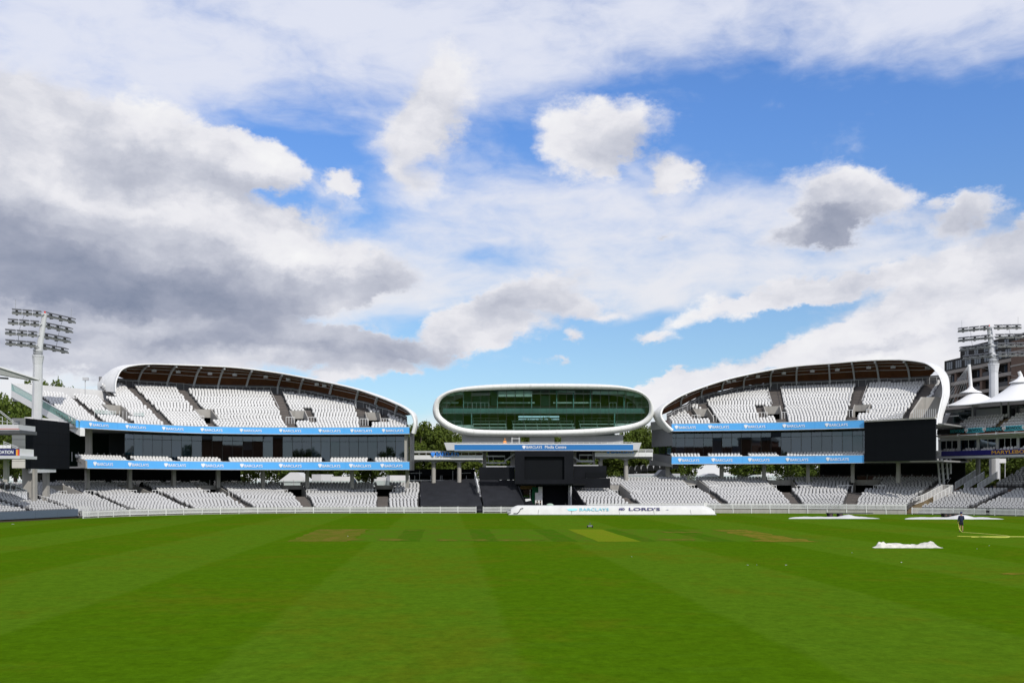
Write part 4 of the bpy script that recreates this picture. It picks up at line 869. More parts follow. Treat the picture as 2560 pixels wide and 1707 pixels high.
# ------------------------------------------------------------------ walkways either side
def walkway(label, xa, xb, Y, cols, letters, ytop, ydeck):
    w = thing('walkway', label, 'bridge', P3((xa+xb)/2, ydeck, Y)*1); R = ROOT[w.name]; R.z = 0; w.location.z = 0
    n = int((xb-xa)/17)
    for k in range(n): x0_, x1_ = xa+(xb-xa)*k/n, xa+(xb-xa)*(k+1)/n; pbox('fascia_panel', x0_+.12, x1_-.12, ydeck, ydeck+11, Y, .2, WHITE, w)
    pbox('deck', xa, xb, ydeck+2, ydeck+14, Y+.2, 4.0, CONCD, w)
    for k in range(n+1): x = xa+(xb-xa)*k/n; q = MB(); q.bar(P3(x, ydeck, Y+.1), P3(x, ytop, Y+.1), .06); q.build('rail_post', GREYM, w)
    q = MB(); q.bar(P3(xa, ytop, Y+.1), P3(xb, ytop, Y+.1), .09); q.build('hand_rail', GREYM, w); q = MB(); q.bar(P3(xa, ytop+3, Y+.12), P3(xb, ytop+3, Y+.12), .14, .10); q.build('mid_rail', WHITE, w)
    pbox('mesh_panel', xa, xb, ytop+3.5, ydeck-.5, Y+.25, .02, glassmat('perforated panel', (.60, .62, .58), .02, .55), w)
    e = [xa]+list(cols)+[xb]
    for a, b in zip(e[:-1], e[1:]):                                       # flat arches between the columns
        q = MB(); top, pts = ydeck+14, []
        for k in range(13): f = k/12; x = a+(b-a)*f; pts.append((x, top+1+6*(1-4*f*(1-f))**1.5))
        for (p, r) in zip(pts[:-1], pts[1:]): q.prism([P3(p[0], top-1, Y+.6), P3(r[0], top-1, Y+.6), P3(r[0], r[1], Y+.6), P3(p[0], p[1], Y+.6)], (0, 2.5, 0))
        q.build('arch_beam', CONCD, w)
    for x in cols: p = P3(x, ydeck+14, Y+1.6); q = MB(); q.tube((p.x, p.y, 0), (p.x, p.y, p.z), .34, n=14); q.build('column', CONC, w)
    a, b = P3(letters[0], ydeck+4, Y-.25), P3(letters[1], ytop+1.5, Y-.25); wd = b.x-a.x; emblem((a.x+wd*.09, Y-.25, (a.z+b.z)/2), (1, 0), (b.z-a.z)*1.05, LETB, w, .0)
    lettering('BARCLAYS', (a.x+wd*.21, Y-.25), (b.x, Y-.25), a.z+.08, b.z-.05, LETB, w, .0, bold=.03)
    return w
walkway('white bridge walkway with blue letters joining the pod to the stand with the open wing', 1030, 1207, 157.4, (1084, 1148), (1076, 1147), 1127.5, 1137.5)
walkway('white bridge walkway with blue letters joining the pod to the stand by the tents', 1487, 1632, 157.4, (1501, 1565), (1514, 1584), 1123, 1130)
# ------------------------------------------------------------------ black sight screen, seat covers, tunnel
YS = 152.0
ss = thing('sight_screen', 'tall matt black sight screen box under the glass-fronted pod', 'screen', (PXW(1360, YS), YS, 0))
SS2 = mat('black screen cloth', (.010, .011, .014), .9, var=.3, scale=.4, spec=.1)
for (xa, xb, ya, yb) in ((1287, 1434, 1126, 1141), (1287, 1311, 1141, 1198), (1411, 1434, 1141, 1198), (1287, 1434, 1198, 1209.5)): pbox('surround_panel', xa+.05, xb-.05, ya+.05, yb-.05, YS, .5, SS2, ss)
pbox('recessed_panel', 1311, 1411, 1141, 1198, YS+.55, .3, SCREEN, ss); pbox('screen_body', 1288, 1433, 1127, 1209, YS+.9, 4, BLACK, ss)
pbox('side_panel', 1198, 1286.5, 1167, 1199, YS+1.5, .3, SS2, ss); pbox('side_panel', 1434.5, 1516, 1164, 1195, YS+1.5, .3, SS2, ss); pbox('low_panel', 1431, 1525.5, 1195.2, 1219.5, YS+.6, .3, SS2, ss); pbox('side_hatch', 1464, 1516, 1180, 1195, YS+1.4, .05, SCREEN, ss)
def cover(label, fl, fr, bl, br):
    n, m_ = 26, 14; mb = MB(); rows = []
    for j in range(m_):
        v = j/(m_-1); a, b = fl.lerp(bl, v), fr.lerp(br, v)
        rows.append([a.lerp(b, i/(n-1))+Vector((0, 0, .05*math.sin(i*1.3+j*.9)*math.sin(j*2.1)+.03*random.random())) for i in range(n)])
    mb.loft(rows); low = [[p-Vector((0, 0, .18)) for p in (rows[0][i], rows[0][i])] for i in range(n)]
    mb.loft([[p for p in rows[0]], [p-Vector((0, 0, .55)) for p in rows[0]]]); mb.loft([[r[0] for r in rows], [r[0]-Vector((0, 0, .7)) for r in rows]]); mb.loft([[r[-1] for r in rows], [r[-1]-Vector((0, 0, .7)) for r in rows]])
    c = (fl+fr)/2; o = mb.build('seat_cover', mat('black cover sheet', (.018, .019, .023), .75, var=.35, scale=.6, spec=.15), None, origin=(c.x, c.y, 0), smooth=True); tag(o, label, 'cover', 'black covers over the centre seats'); return o
cover('black sheet stretched over seats beside the white seat block and picket fence', P3(1051, 1264, 146.6), P3(1206, 1264, 146.6), P3(1051, 1203, 160), P3(1187, 1196, 160.5))
cover('black sheet sloping down to the tunnel mouth beside the tall sight screen', P3(1209, 1263, 146.8), P3(1311, 1262, 146.8), P3(1198, 1198, 157), P3(1293, 1200, 157))
q = MB(); q.bar(P3(1187, 1186, 157), P3(1196, 1224, 151), .14, .9); so = q.build('stair_side_panel', WHITE, None, origin=(PXW(1190, 155), 155, 0)); tag(so, 'narrow white sloping panel between the two black seat covers', 'panel')
cn = thing('concourse_shelter', 'low black shelter with thin white posts under the bridge beside the open-wing stand', 'shelter', (PXW(1110, 164), 164, 0))
pbox('roof_band', 1024, 1186, 1172, 1188, 163, 3, BLACK, cn); pbox('rear_wall', 1024, 1186, 1188, 1205, 166, .2, VOID, cn); pbox('sill', 1024, 1165, 1199, 1201.5, 161.5, .3, WHITE, cn)
for x in (1024, 1037, 1049, 1077, 1101, 1105, 1132, 1152, 1166): q = MB(); q.bar(P3(x, 1201, 161.6), P3(x, 1188 if x not in (1049, 1132, 1160) else 1176, 161.6), .07); q.build('post', GREYM, cn)
for xa, xb in ((1023, 1055), (1145, 1177)): q = MB(); q.bar(P3(xa, 1183, 161.6), P3(xb, 1181.5, 161.6), .07); q.build('cross_bar', GREYM, cn)
tn = thing('tunnel', 'dark machinery tunnel under the sight screen behind the long white cover', 'tunnel', (PXW(1380, 152), 152, 0))
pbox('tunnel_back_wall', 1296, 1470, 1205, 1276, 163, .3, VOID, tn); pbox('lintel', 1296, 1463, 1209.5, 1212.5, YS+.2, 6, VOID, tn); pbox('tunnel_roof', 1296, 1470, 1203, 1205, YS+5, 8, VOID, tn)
pbox('inner_partition', 1356, 1420, 1213, 1278, 156, .2, BLACK, tn); pbox('brown_beam', 1301, 1340, 1214, 1222, 157, .4, mat('tan timber', (.30, .19, .07), .7), tn)
pbox('glazed_door', 1309, 1325, 1224, 1270, 158, .1, GLASSB, tn); pbox('tunnel_post', 1421, 1430, 1212, 1277, YS+1, .5, CONCD, tn); pbox('frame_post', 1426.5, 1429, 1214, 1275, YS+.4, .2, GREYM, tn); pbox('frame_post', 1324, 1327, 1223, 1274, 157, .2, WHITE, tn)
q = MB(); q.prism([P3(1431, 1213, YS+.7), P3(1461, 1262, 147), P3(1461, 1279, 147), P3(1431, 1277, YS+.7)], (.15, 0, 0)); q.build('flank_wall', BLACK, tn)
q = MB(); q.prism([P3(1294, 1212, YS+.7), P3(1313, 1262, 147), P3(1313, 1279, 147), P3(1294, 1277, YS+.7)], (.15, 0, 0)); q.build('flank_wall', BLACK, tn)
net = MB(); rows = [[P3(1330+i*2.0+math.sin(j+i)*.6, 1217+j*5.5, 156.2) for i in range(9)] for j in range(9)]; net.loft(rows); o = net.build('ground_netting', mat('green netting', (.01, .20, .08), .8, var=.3, scale=2), None, smooth=True, origin=(PXW(1338, 156), 156.2, 0)); tag(o, 'hanging sheet of bright green netting in the tunnel mouth', 'netting')
cb = thing('cabinet', 'white metal cabinet standing in the tunnel mouth beside the green netting', 'cabinet', (PXW(1345, 154.6), 154.6, 0)); pbox('body', 1338, 1356, 1231, 1276, 154.6, .9, WHITE, cb); pbox('top_unit', 1346, 1356, 1216, 1230.6, 154.7, .7, WHITE, cb); pbox('vent', 1346, 1353, 1234.5, 1236.5, 154.55, .04, GREYM, cb)
ga = thing('tilted_gate', 'white-capped black panel leaning in the tunnel beside the sloping cover', 'gate', GP(1320, 1280)); q = MB(); q.prism([P3(1313, 1250, 148.5), P3(1326, 1247, 148.5), P3(1344, 1276, 147.6), P3(1319, 1276, 147.6)], (0, .15, 0)); q.build('panel', BLACK, ga); q = MB(); q.prism([P3(1313, 1247, 148.4), P3(1326, 1246, 148.4), P3(1328, 1251, 148.4), P3(1314, 1253, 148.4)], (0, .6, 0)); q.build('cap', WHITE, ga)
# green roller and utility cart in the tunnel
def wheel(parent, c, r, w, axis=(1, 0, 0), m=None):
    a = Vector(axis).normalized(); c = Vector(c); q = MB(); q.tube(c-a*w/2, c+a*w/2, r, n=18); o = q.build('wheel', m or mat('black rubber', (.015, .015, .016), .8), parent); h = MB(); h.tube(c-a*(w/2+.015), c+a*(w/2+.015), r*.45, n=12); h.build('hub', mat('hub brown', (.10, .05, .04), .6), o); return o
gr = thing('ground_roller', 'green roller with a pale bundle on top parked in the tunnel', 'roller', GP(1375, 1279.6)); b = ROOT[gr.name]
GRN = mat('green machine paint', (.03, .16, .05), .4)
q = MB(); q.tube(b+Vector((-.8, 0, .35)), b+Vector((.8, 0, .35)), .35, n=20); q.build('drum', GRN, gr); q = MB(); q.box((b.x-.95, b.y-.35, b.z+.55), (b.x+.95, b.y+.35, b.z+.72)); q.build('frame', GRN, gr)
q = MB(); q.loft([[b+Vector((math.cos(t)*.55*s, math.sin(t)*.3*s, .72+h)) for t in np.linspace(0, 2*math.pi, 14, endpoint=False)] for s, h in ((1, 0), (1.05, .25), (.8, .5), (.3, .58))], True, True); q.build('bundle', mat('pale green sheet', (.30, .40, .33), .8), gr, smooth=True)
ct = thing('utility_cart', 'small dark utility cart with white tray parked in the tunnel', 'cart', GP(1415, 1279.6)); b = ROOT[ct.name]
for sx in (-.6, .6):
    for sy in (-.35, .35): wheel(ct, b+Vector((sx, sy, .28)), .28, .16, (0, 1, 0))
q = MB(); q.box((b.x-.95, b.y-.4, b.z+.35), (b.x+.95, b.y+.4, b.z+.55)); q.build('chassis', GRN, ct); q = MB(); q.box((b.x, b.y-.4, b.z+.85), (b.x+1.0, b.y+.4, b.z+.93)); q.build('tray', WHITE, ct); q = MB(); q.box((b.x-.7, b.y-.3, b.z+.55), (b.x-.1, b.y+.3, b.z+1.0)); q.build('seat', DARKG, ct); q = MB(); q.bar(b+Vector((.1, 0, .5)), b+Vector((-.1, 0, 1.35)), .05); q.build('steering_column', DARKG, ct)
# ------------------------------------------------------------------ left: screen on its support, floodlight masts, end of the neighbouring stand
BEIGE = mat('beige panel', (.56, .54, .50), .6, var=.06)
vs = thing('video_screen', 'blank black screen with beige panelled side below the open wing', 'screen', (-59.5, 126, 0))
zt, zb_ = zy(1044.6, 122), zy(1170, 122); a, b = Vector((PXW(62.2, 122), 122, 0)), Vector((PXW(174, 132), 132, 0))
for i in range(4):
    for j in range(4):
        q0, q1 = a.lerp(b, i/4+.003), a.lerp(b, (i+1)/4-.003); z0, z1 = zb_+(zt-zb_)*(j/4+.003), zb_+(zt-zb_)*((j+1)/4-.003)
        m = MB(); m.add([(q0.x+.02, q0.y, z0), (q1.x+.02, q1.y, z0), (q1.x+.02, q1.y, z1), (q0.x+.02, q0.y, z1)], [(0, 1, 2, 3)]); m.build('screen_panel', SCREEN, vs, fix=False)
mb = MB(); mb.prism([Vector((a.x, a.y, zb_)), Vector((b.x, b.y, zb_)), Vector((b.x-1.2, b.y+.2, zb_)), Vector((PXW(31, 122.1), 122.1, zb_))], (0, 0, zt-zb_)); mb.build('casing', BLACK, vs)
xl = PXW(31, 122)
for k in range(7): z0 = zb_+(zt-zb_)*k/7; m = MB(); m.box((xl, 121.9, z0+.02), (a.x+.03, 122.05, zb_+(zt-zb_)*(k+1)/7-.02)); m.build('side_panel', BEIGE, vs)
mb = MB(); q = P3(47, 1054, 121.88); mb.box((q.x-.35, 121.82, q.z-.35), (q.x+.1, 121.88, q.z+.1)); mb.build('side_vent', STEEL, vs)
mb = MB(); mb.prism([P3(74, 1042, 126), P3(146, 1048, 130), P3(146, 1053, 130), P3(74, 1046, 126)], (-.8, .3, 0)); mb.build('top_rail', WHITE, vs)
for (x, w, y0, y1, Y) in ((68, 26, 1171, 1212, 124.5), (112, 12, 1172, 1218, 129), (84, 6, 1172, 1230, 123.5)):
    m = MB(); p, q = P3(x-w/2, y1, Y), P3(x+w/2, y0, Y); m.box((p.x, Y, 0), (q.x, Y+.7, q.z)); m.build('support', CONC, vs)
mb = MB(); mb.prism([P3(78, 1171, 123.4), P3(140, 1172, 129), P3(140, 1180, 129), P3(78, 1182, 123.4)], (-.5, .2, 0)); mb.build('bearer', GREYM, vs)
def floodlight(label, xc, yc0, yc1, Yb, base, head, bars, wcol):
    f = thing('floodlight_mast', label, 'floodlight', (PXW(xc, Yb), Yb, 0))
    p0 = P3(xc, yc0, Yb); p1 = P3(head[0], head[1], Yb); mcol = mat('pale mast paint', (.55, .56, .58), .45, var=.10, scale=.4)
    prof = [(0, wcol*1.08), (.6, wcol*1.02), (.93, wcol*.94), (.97, wcol*1.05), (1, wcol*1.18)]; zc0, zc1 = base, P3(xc, yc1, Yb).z
    rg = []
    for t, w in prof:
        c = Vector((PXW(xc, Yb)+(p1.x-PXW(xc, Yb))*t, Yb, zc0+(zc1-zc0)*t)); rg.append([c+Vector((math.cos(2*math.pi*(k+.5)/16), math.sin(2*math.pi*(k+.5)/16), 0))*w*(1 if k % 2 else .94) for k in range(16)])
    m = MB(); m.loft(rg, True, True); m.build('mast', mcol, f)
    top = P3(bars[0][1][0], bars[0][1][1]-4, Yb); foot = Vector((p1.x, Yb, zc1))
    for k, (dz, r) in enumerate(((.15, 1.16), (.5, .95), (.85, .98), (1.2, .86))): m = MB(); m.tube(foot+Vector((0, 0, dz-.12)), foot+Vector((0, 0, dz+.12)), wcol*r, n=12); m.build('collar', STEEL if k % 2 else GREYM, f)
    m = MB(); m.tube(foot, top, wcol*.72, wcol*.50, n=10); m.build('head_mast', mcol, f)
    m = MB(); m.tube(top, top+Vector((0, 0, .25)), .10); m.build('beacon', mat('red beacon', (.6, .03, .02), .4), f)
    ends = []
    for (L, C, R_) in bars:
        zb2 = P3(C[0], C[1], Yb).z; k = (zb2-EYE)*F
        def pt(q): Y = k/(HOR-q[1]); return Vector((PXW(q[0], Y), Y, zb2))
        l, c, r = pt(L), pt(C), pt(R_); c.y -= wcol*.8; ends.append((l, c, r))
        m = MB()
        for a_, b_ in ((l, c), (c, r)): m.bar(a_, b_, .14, .14)
        bo = m.build('cross_arm', GREYM, f)
        for a_, b_, n in ((l, c, 3), (c, r, 3)):
            d = (b_-a_); g = .06 if a_ is c else 0
            for i in range(n):
                s0, s1 = (i+.03)/n*(1-g*2)+g*1.6, (i+.93)/n*(1-g*2)+g*1.6
                if a_ is not c: s1 = min(s1, .94)
                u, v = a_.lerp(b_, s0), a_.lerp(b_, s1); dn = d.normalized(); nv = Vector((dn.y, -dn.x, 0)); mid = (u+v)/2; hl = (v-u).length/2
                m = MB(); m.obox(mid+Vector((0, 0, .30))+nv*.12, dn*hl, nv*.28+Vector((0, 0, -.10)), Vector((0, 0, .055))); m.obox(mid+Vector((0, 0, .15)), dn*.14, nv*.12, Vector((0, 0, .16))); m.build('upper_lamp', DARKG, f)
                m = MB(); m.obox(mid+Vector((0, 0, -.20))+nv*.1, dn*hl, nv*.30+Vector((0, 0, -.08)), Vector((0, 0, .10))); m.obox(mid+Vector((0, 0, -.34))+nv*.1, dn*.12, nv*.2, Vector((0, 0, .08))); m.build('lower_lamp', mat('lamp housing', (.12, .125, .12), .5), f)
    for fr in (.2, .8):
        m = MB()
        for e0_, e1_ in zip(ends[:-1], ends[1:]): m.bar(e0_[0].lerp(e0_[2], fr), e1_[0].lerp(e1_[2], fr), .035)
        m.build('cable', DARKG, f); m = MB(); q = ends[0][0].lerp(ends[0][2], .06 if fr < .5 else .94); m.bar(q, q+Vector((0, 0, 1.6)), .03); m.build('lightning_rod', STEEL, f)
    return f
floodlight('pale floodlight mast with four lamp rows rising behind the beige-sided screen', 90, 1042, 893, 127, 6.0, (95, 893), [((29, 779), (112, 787), (187, 803)), ((19, 804), (107, 812), (180, 827)), ((12, 830), (102, 838), (175, 852)), ((13, 856), (97, 864), (169, 878))], .60)
floodlight('pale floodlight mast with four lamp rows between the tents and the brick building', 2486, 995, 913, 158, 5.0, (2484, 913), [((2395, 826), (2473, 820), (2555, 817)), ((2396, 850), (2476, 843), (2560, 840)), ((2400, 873), (2479, 865), (2566, 862)), ((2408, 895), (2482, 888), (2570, 885))], .72)
# neighbouring stand at the west end of the north side: only its end shows
gs = thing('end_stand', 'end of a white balconied stand with grey front boards and cantilevered roof', 'stand', (-62, 110, 0))
tg = Tier([(-63.5, 96, -76), (-60.6, 104, -76), (-57.6, 112, -75), (-54.3, 124.6, -73)])
G = Deck(tg, 14, .74, .19, .62, .9, .2, tg.len-.1, None, .50); uA = tg.px(95, 3); G.aisle(tg.px(45, 3), 1.0, 0, 14); G.terrace(gs); G.stairs(gs)
put_seats(gs, [('lower', G.seats())], 240)
us = np.linspace(0, tg.len, 9)
for u0, u1 in zip(us[:-1], us[1:]): m = MB(); ribbon(m, tg, u0+.01, u1-.01, 0, .28, 1.18, .08, 3); m.build('front_board', mat('slate grey board', (.085, .11, .16), .45, var=.05), gs)
m = MB(); ribbon(m, tg, 0, tg.len, .12, 0, .35, .1); m.build('base_kerb', mat('brown base', (.05, .035, .025), .9), gs)
def gbox(name, xa, xb, ya, yb, Y, depth, mt): return pbox(name, xa, xb, ya, yb, Y, depth, mt, gs)
gbox('upper_balcony', -120, 46, 1061, 1074, 112.5, 4, GREYM); gbox('balcony_soffit', -120, 48, 1074.5, 1083, 112.2, 4.2, DARKG); gbox('red_trim', -120, 47, 1071, 1073, 112.3, .15, mat('red trim', (.42, .12, .10), .5)); gbox('white_trim', -120, 47.5, 1073.2, 1075.4, 112.25, .2, WHITE)
gbox('lower_balcony', -120, 47, 1121, 1138.5, 112, 3.5, WHITE)
sg = gbox('sign_board', -120, 48, 1121, 1138, 111.8, .1, mat('navy board', (.012, .014, .11), .4)); gbox('yellow_end', 40, 44, 1123, 1138, 111.75, .04, mat('yellow board', (.75, .36, .03), .5)); gbox('red_end', 44, 48, 1123, 1138, 111.75, .04, mat('red board', (.62, .06, .03), .5))
a, b = P3(-28, 1134, 111.75), P3(33.5, 1125.5, 111.75); lettering('FOUNDATION', a, b, a.z, b.z, LETW, sg, .01, bold=.015)
gbox('balcony_lip', -120, 50, 1138.5, 1146, 111.6, 4, GREYM); gbox('column', 8, 18, 1146, 1204, 114, .5, CONC)
for (x0_, y0_, x1_, y1_) in ((0, 1026, 33, 1052), (0, 1030, 33, 1056), (0, 1042, 6, 1042), (6, 1042, 6, 1062), (18, 1048, 18, 1066), (33, 1052, 33, 1068), (8, 1103, 46, 1118), (8, 1107, 46, 1122), (10, 1104, 10, 1122), (26, 1110, 26, 1122), (0, 1052, 44, 1058)): m = MB(); m.bar(P3(x0_, y0_, 112.6), P3(x1_, y1_, 112.6), .05); m.build('balcony_rail', GREYM, gs)
for x in (-8, 2, 12, 22): m = MB(); p = P3(x, 1120, 112.5); m.box((p.x-.2, p.y, p.z), (p.x+.2, p.y+.1, p.z+.35)); m.build('balcony_seat', SEATW, gs)
m = MB(); rg = []
for f in np.linspace(0, 1, 9): x = -160+257*f; top = 868+82*f if f < 1 else 949; th = 34*(1-f)**.8+1.2; rg.append([P3(x, top, 113), P3(x, top+th, 113), P3(x, top+th+2, 119), P3(x, top-2, 119)])
m.loft(rg, True, True); m.build('roof_wing', mat('grey roof sheet', (.30, .31, .30), .5, var=.2), gs)
m = MB(); m.bar(P3(-160, 866, 112.9), P3(98, 949, 112.9), .18, .12); m.build('roof_edge', WHITE, gs); m = MB(); m.bar(P3(-10, 944, 113.5), P3(20, 946, 113.5), .25, .2); m.build('roof_bracket', DARKG, gs)
for k in range(7):
    a, b = P3(-30+k*14, 1183+k*6.2, 113+k*1.0), P3(-16+k*14, 1189.2+k*6.2, 114+k*1.0); m = MB(); m.quad(a, b, b-Vector((0, 0, 1.1)), a-Vector((0, 0, 1.1))); m.build('stair_glass', GLASSR, gs, fix=False); m = MB(); m.bar(a, b, .06); m.bar(a, a-Vector((0, 0, 1.15)), .05); m.build('stair_rail', GREYM, gs)
for k in range(12): m = MB(); u = tg.len-.05; p = tg.P(u, .4+k*.85, G.z(k)*1.0); m.bar(p, p+Vector((0, 0, 1.0)), .05); m.build('end_post', WHITE, gs)
m = MB(); m.bar(tg.P(tg.len-.05, .4, G.z(0)+1), tg.P(tg.len-.05, .4+11*.85, G.z(11)+1), .05); m.build('end_rail', WHITE, gs)
for k in range(10): m = MB(); p = GP(188+k*3.4, 1294.6); m.bar(p+Vector((0, .5, 0)), p+Vector((0, .5, 1.5)), .05); m.build('end_post', WHITE, gs)
# ------------------------------------------------------------------ tented stand on the south side
ts = thing('tented_stand', 'white stand with peaked fabric tents, navy board and open boxes', 'stand', (66, 140, 0))
A, B = Vector((64.3, 150.5, 0)), Vector((70.7, 137.5, 0)); D = (B-A).normalized(); N_ = Vector((-D.y, D.x, 0)); N_ = N_ if N_.x > 0 else -N_
def tt(x, off=0.0):                                                       # point of the front line seen at pixel column x
    k = (x-CX)/F; A2 = A+N_*off; s = (k*A2.y-A2.x)/(D.x-k*D.y); return A2+D*s
LEN = (tt(2720)-tt(2335)).length
def tbox(name, xa, xb, off, depth, z0, z1, m, parent=None):
    a, b = tt(xa, off), tt(xb, off); a2 = Vector((a.x, a.y, z0)); b2 = Vector((b.x, b.y, z0)); q = MB(); q.prism([a2, b2, b2+N_*depth, a2+N_*depth], (0, 0, z1-z0)); return q.build(name, m, parent or ts)
NAVY = mat('deep navy board', (.012, .010, .15), .4, var=.04); TEAL = mat('turquoise board', (.06, .46, .55), .4, var=.03); BLK2 = mat('black board', (.012, .013, .016), .5)
nb = tbox('navy_board', 2353, 2720, -.1, .12, 8.4, 9.10, NAVY); a, b = tt(2479.5, -.1), tt(2642, -.1); lettering('MARYLEBONE CRICKET CLUB', a, tt(2712, -.1), 8.50, 8.97, mat('gold lettering', (.80, .42, .04), .5), nb, .02, bold=.02)
wb = tbox('end_board', 2333, 2353, -.1, .12, 8.4, 9.25, WHITE)
for k in range(4): m = MB(); p = tt(2338+k*3.6, -.13); m.bar(Vector((p.x, p.y, 8.52)), Vector((p.x, p.y, 8.85)), .06); m.tube(Vector((p.x, p.y, 8.88)), Vector((p.x, p.y, 9.0)), .06); m.build('figure_motif', STEEL, wb)
tbox('lower_beam', 2332, 2720, -.15, 6, 8.02, 8.32, GREYM); tbox('box_floor', 2335, 2720, .1, 6, 8.34, 8.46, CONC)
# boxes: piers, windows, seats
tbox('box_rear', 2350, 2720, 3.2, .2, 8.4, 11.3, VOID); tbox('box_ceiling', 2345, 2720, .6, 3, 11.1, 11.35, WHITE)
tbox('window_head', 2345, 2720, 2.2, .2, 10.75, 11.12, WHITE)
for x in (2348, 2397, 2445, 2493, 2545, 2600, 2660): tbox('pier', x-2.6, x+2.6, 2.1, .35, 8.45, 11.1, WHITE)
for e0_, e1_ in zip((2351, 2400, 2448, 2496, 2548, 2603), (2394, 2442, 2490, 2542, 2597, 2657)):
    n = 3 if e0_ in (2351, 2496) else 2
    for i in range(n): xa, xb = e0_+(e1_-e0_)*i/n, e0_+(e1_-e0_)*(i+1)/n; tbox('box_window', xa+.6, xb-.6, 2.25, .03, 8.9, 10.75, GLASSB); tbox('window_post', xb-.6, xb+.6, 2.2, .1, 8.9, 10.75, WHITE)
aw = tbox('awning', 2335, 2720, -.3, 1.9, 11.42, 11.52, mat('faded red awning', (.36, .12, .09), .7)); tbox('awning_edge', 2333, 2720, -.36, .12, 11.30, 11.44, WHITE, aw)
for x in np.arange(2345, 2700, 48): tbox('awning_bracket', x-1.2, x+1.2, -.4, .5, 11.22, 11.6, WHITE)
ub = tbox('upper_board', 2342.5, 2375, 0, .1, 11.68, 12.38, BLK2)
xs_ = [2375, 2416, 2461, 2510, 2560, 2612, 2668, 2720]
for i in range(len(xs_)-1):
    dark = i % 2 == 0; bo = tbox('advert_panel', xs_[i], xs_[i+1], 0, .1, 11.68, 12.38, BLK2 if dark else TEAL); w = xs_[i+1]-xs_[i]; a, b = tt(xs_[i]+(1 if i == 0 else 5.5)), tt(xs_[i+1]-6.5)
    lettering('BREWDOG', a, b, 11.80, 12.27, TEAL if dark else BLK2, bo, .02, bold=.012)
    p = tt(xs_[i+1]-.5, -.04); m = MB(); t_ = D; zc = 12.03; sh = [(-.3, .26), (.3, .26), (.28, -.05), (0, -.3), (-.28, -.05)]; m.add([p+t_*x+Vector((0, 0, zc+z)) for x, z in sh], [(0, 1, 2, 3, 4)]); sd = m.build('shield_mark', WHITE, bo, fix=False); m = MB(); m.add([p-N_*.02+t_*x+Vector((0, 0, zc+z)) for x, z in ((-.16, -.02), (.05, -.10), (.18, -.02), (.16, .10), (.08, .03))], [(0, 1, 2, 3, 4)]); m.build('shield_device', mat('dark red mark', (.25, .03, .04), .5), sd, fix=False)
tT = Tier([(*tt(2335)[:2], math.degrees(math.atan2(N_.x, N_.y))), (*tt(2450)[:2], math.degrees(math.atan2(N_.x, N_.y))), (*tt(2720)[:2], math.degrees(math.atan2(N_.x, N_.y)))])
TU = Deck(tT, 5, .80, .46, 11.75, .3, tT.px(2368), tT.len, None, .47); TU.aisle(tT.px(2492, 1), 1.1, 0, 6); TU.aisle(tT.px(2362, 0), 1.2, 0, 6); TU.terrace(ts, mat('tan terrace', (.20, .15, .07), .8, var=.2)); TU.stairs(ts)
TB = Deck(tT, 2, .70, .25, 8.50, .3, tT.px(2338), tT.len, None, .50)
for x in (2397, 2445, 2493, 2545): TB.aisle(tT.px(x, 1), .8, 0, 2)
# lower bowl of the tented stand
tl = Tier([(57.2, 140.6, 57), (61.9, 137.2, 57), (67.6, 131.6, 57), (74, 124.5, 57)])
uS = tl.px(2297, .8)
TLo = Deck(tl, 14, .74, .19, .42, .7, uS, tl.len, None, .47); TLo.aisle(tl.px(2427, .8), 1.0, 0, 14)
TL2 = Deck(tl, 14, .74, .26, 3.65, 12.6, uS+3.4, tl.len, None, .47); TL2.aisle(tl.px(2427, .8)+1.0, 1.2, 0, 14)
for d_ in (TLo, TL2): d_.terrace(ts); d_.stairs(ts)
put_seats(ts, [('upper', TU.seats()+TB.seats()), ('lower', TLo.seats()+TL2.seats())])
m = MB(); slab(m, tl, uS-3, tl.len, 11.0, 12.6, 2.6, 3.08); m.build('cross_aisle', STEP, ts)
for k in range(16): m = MB(); u = tT.px(2368)+k*1.5; m.bar(tT.P(u, .25, 11.7), tT.P(u, .25, 12.0), .05); m.build('board_post', WHITE, ts)
tbox('rear_glass', 2384, 2428, 4.6, .05, 13.6, 15.4, glassmat('green grey glass', (.5, .65, .62), .06, .6)); tbox('rear_wall', 2344, 2720, 8.2, .2, 12, 16.0, mat('rear dim wall', (.10, .10, .10), .8)); tbox('rear_cabin', 2440, 2506, 6.2, .2, 13.8, 15.5, mat('pale cabin wall', (.40, .42, .44), .7)); tbox('rear_opening', 2500, 2518, 5.4, .1, 13.6, 15.8, VOID); tbox('rear_screen', 2520, 2600, 5.6, .1, 13.9, 15.6, MATS['green grey glass'])
for x in (2430, 2502, 2520): tbox('rear_post', x-1.2, x+1.2, 4.5, .2, 13.4, 16.4, GREYM)
tbox('eaves_truss', 2318, 2405, 2.0, .5, 15.0, 15.3, STEEL); tbox('eaves_frame', 2318, 2395, .8, .2, 14.3, 14.45, WHITE)
m = MB(); p, q, r = tt(2341, .2), tt(2368, .5), tt(2375, 4); m.prism([Vector((p.x, p.y, 11.7)), Vector((p.x+.5, p.y, 11.7)), Vector((r.x, r.y, 15.4)), Vector((r.x-.5, r.y, 15.4))], N_*.3); m.build('raking_beam', WHITE, ts)
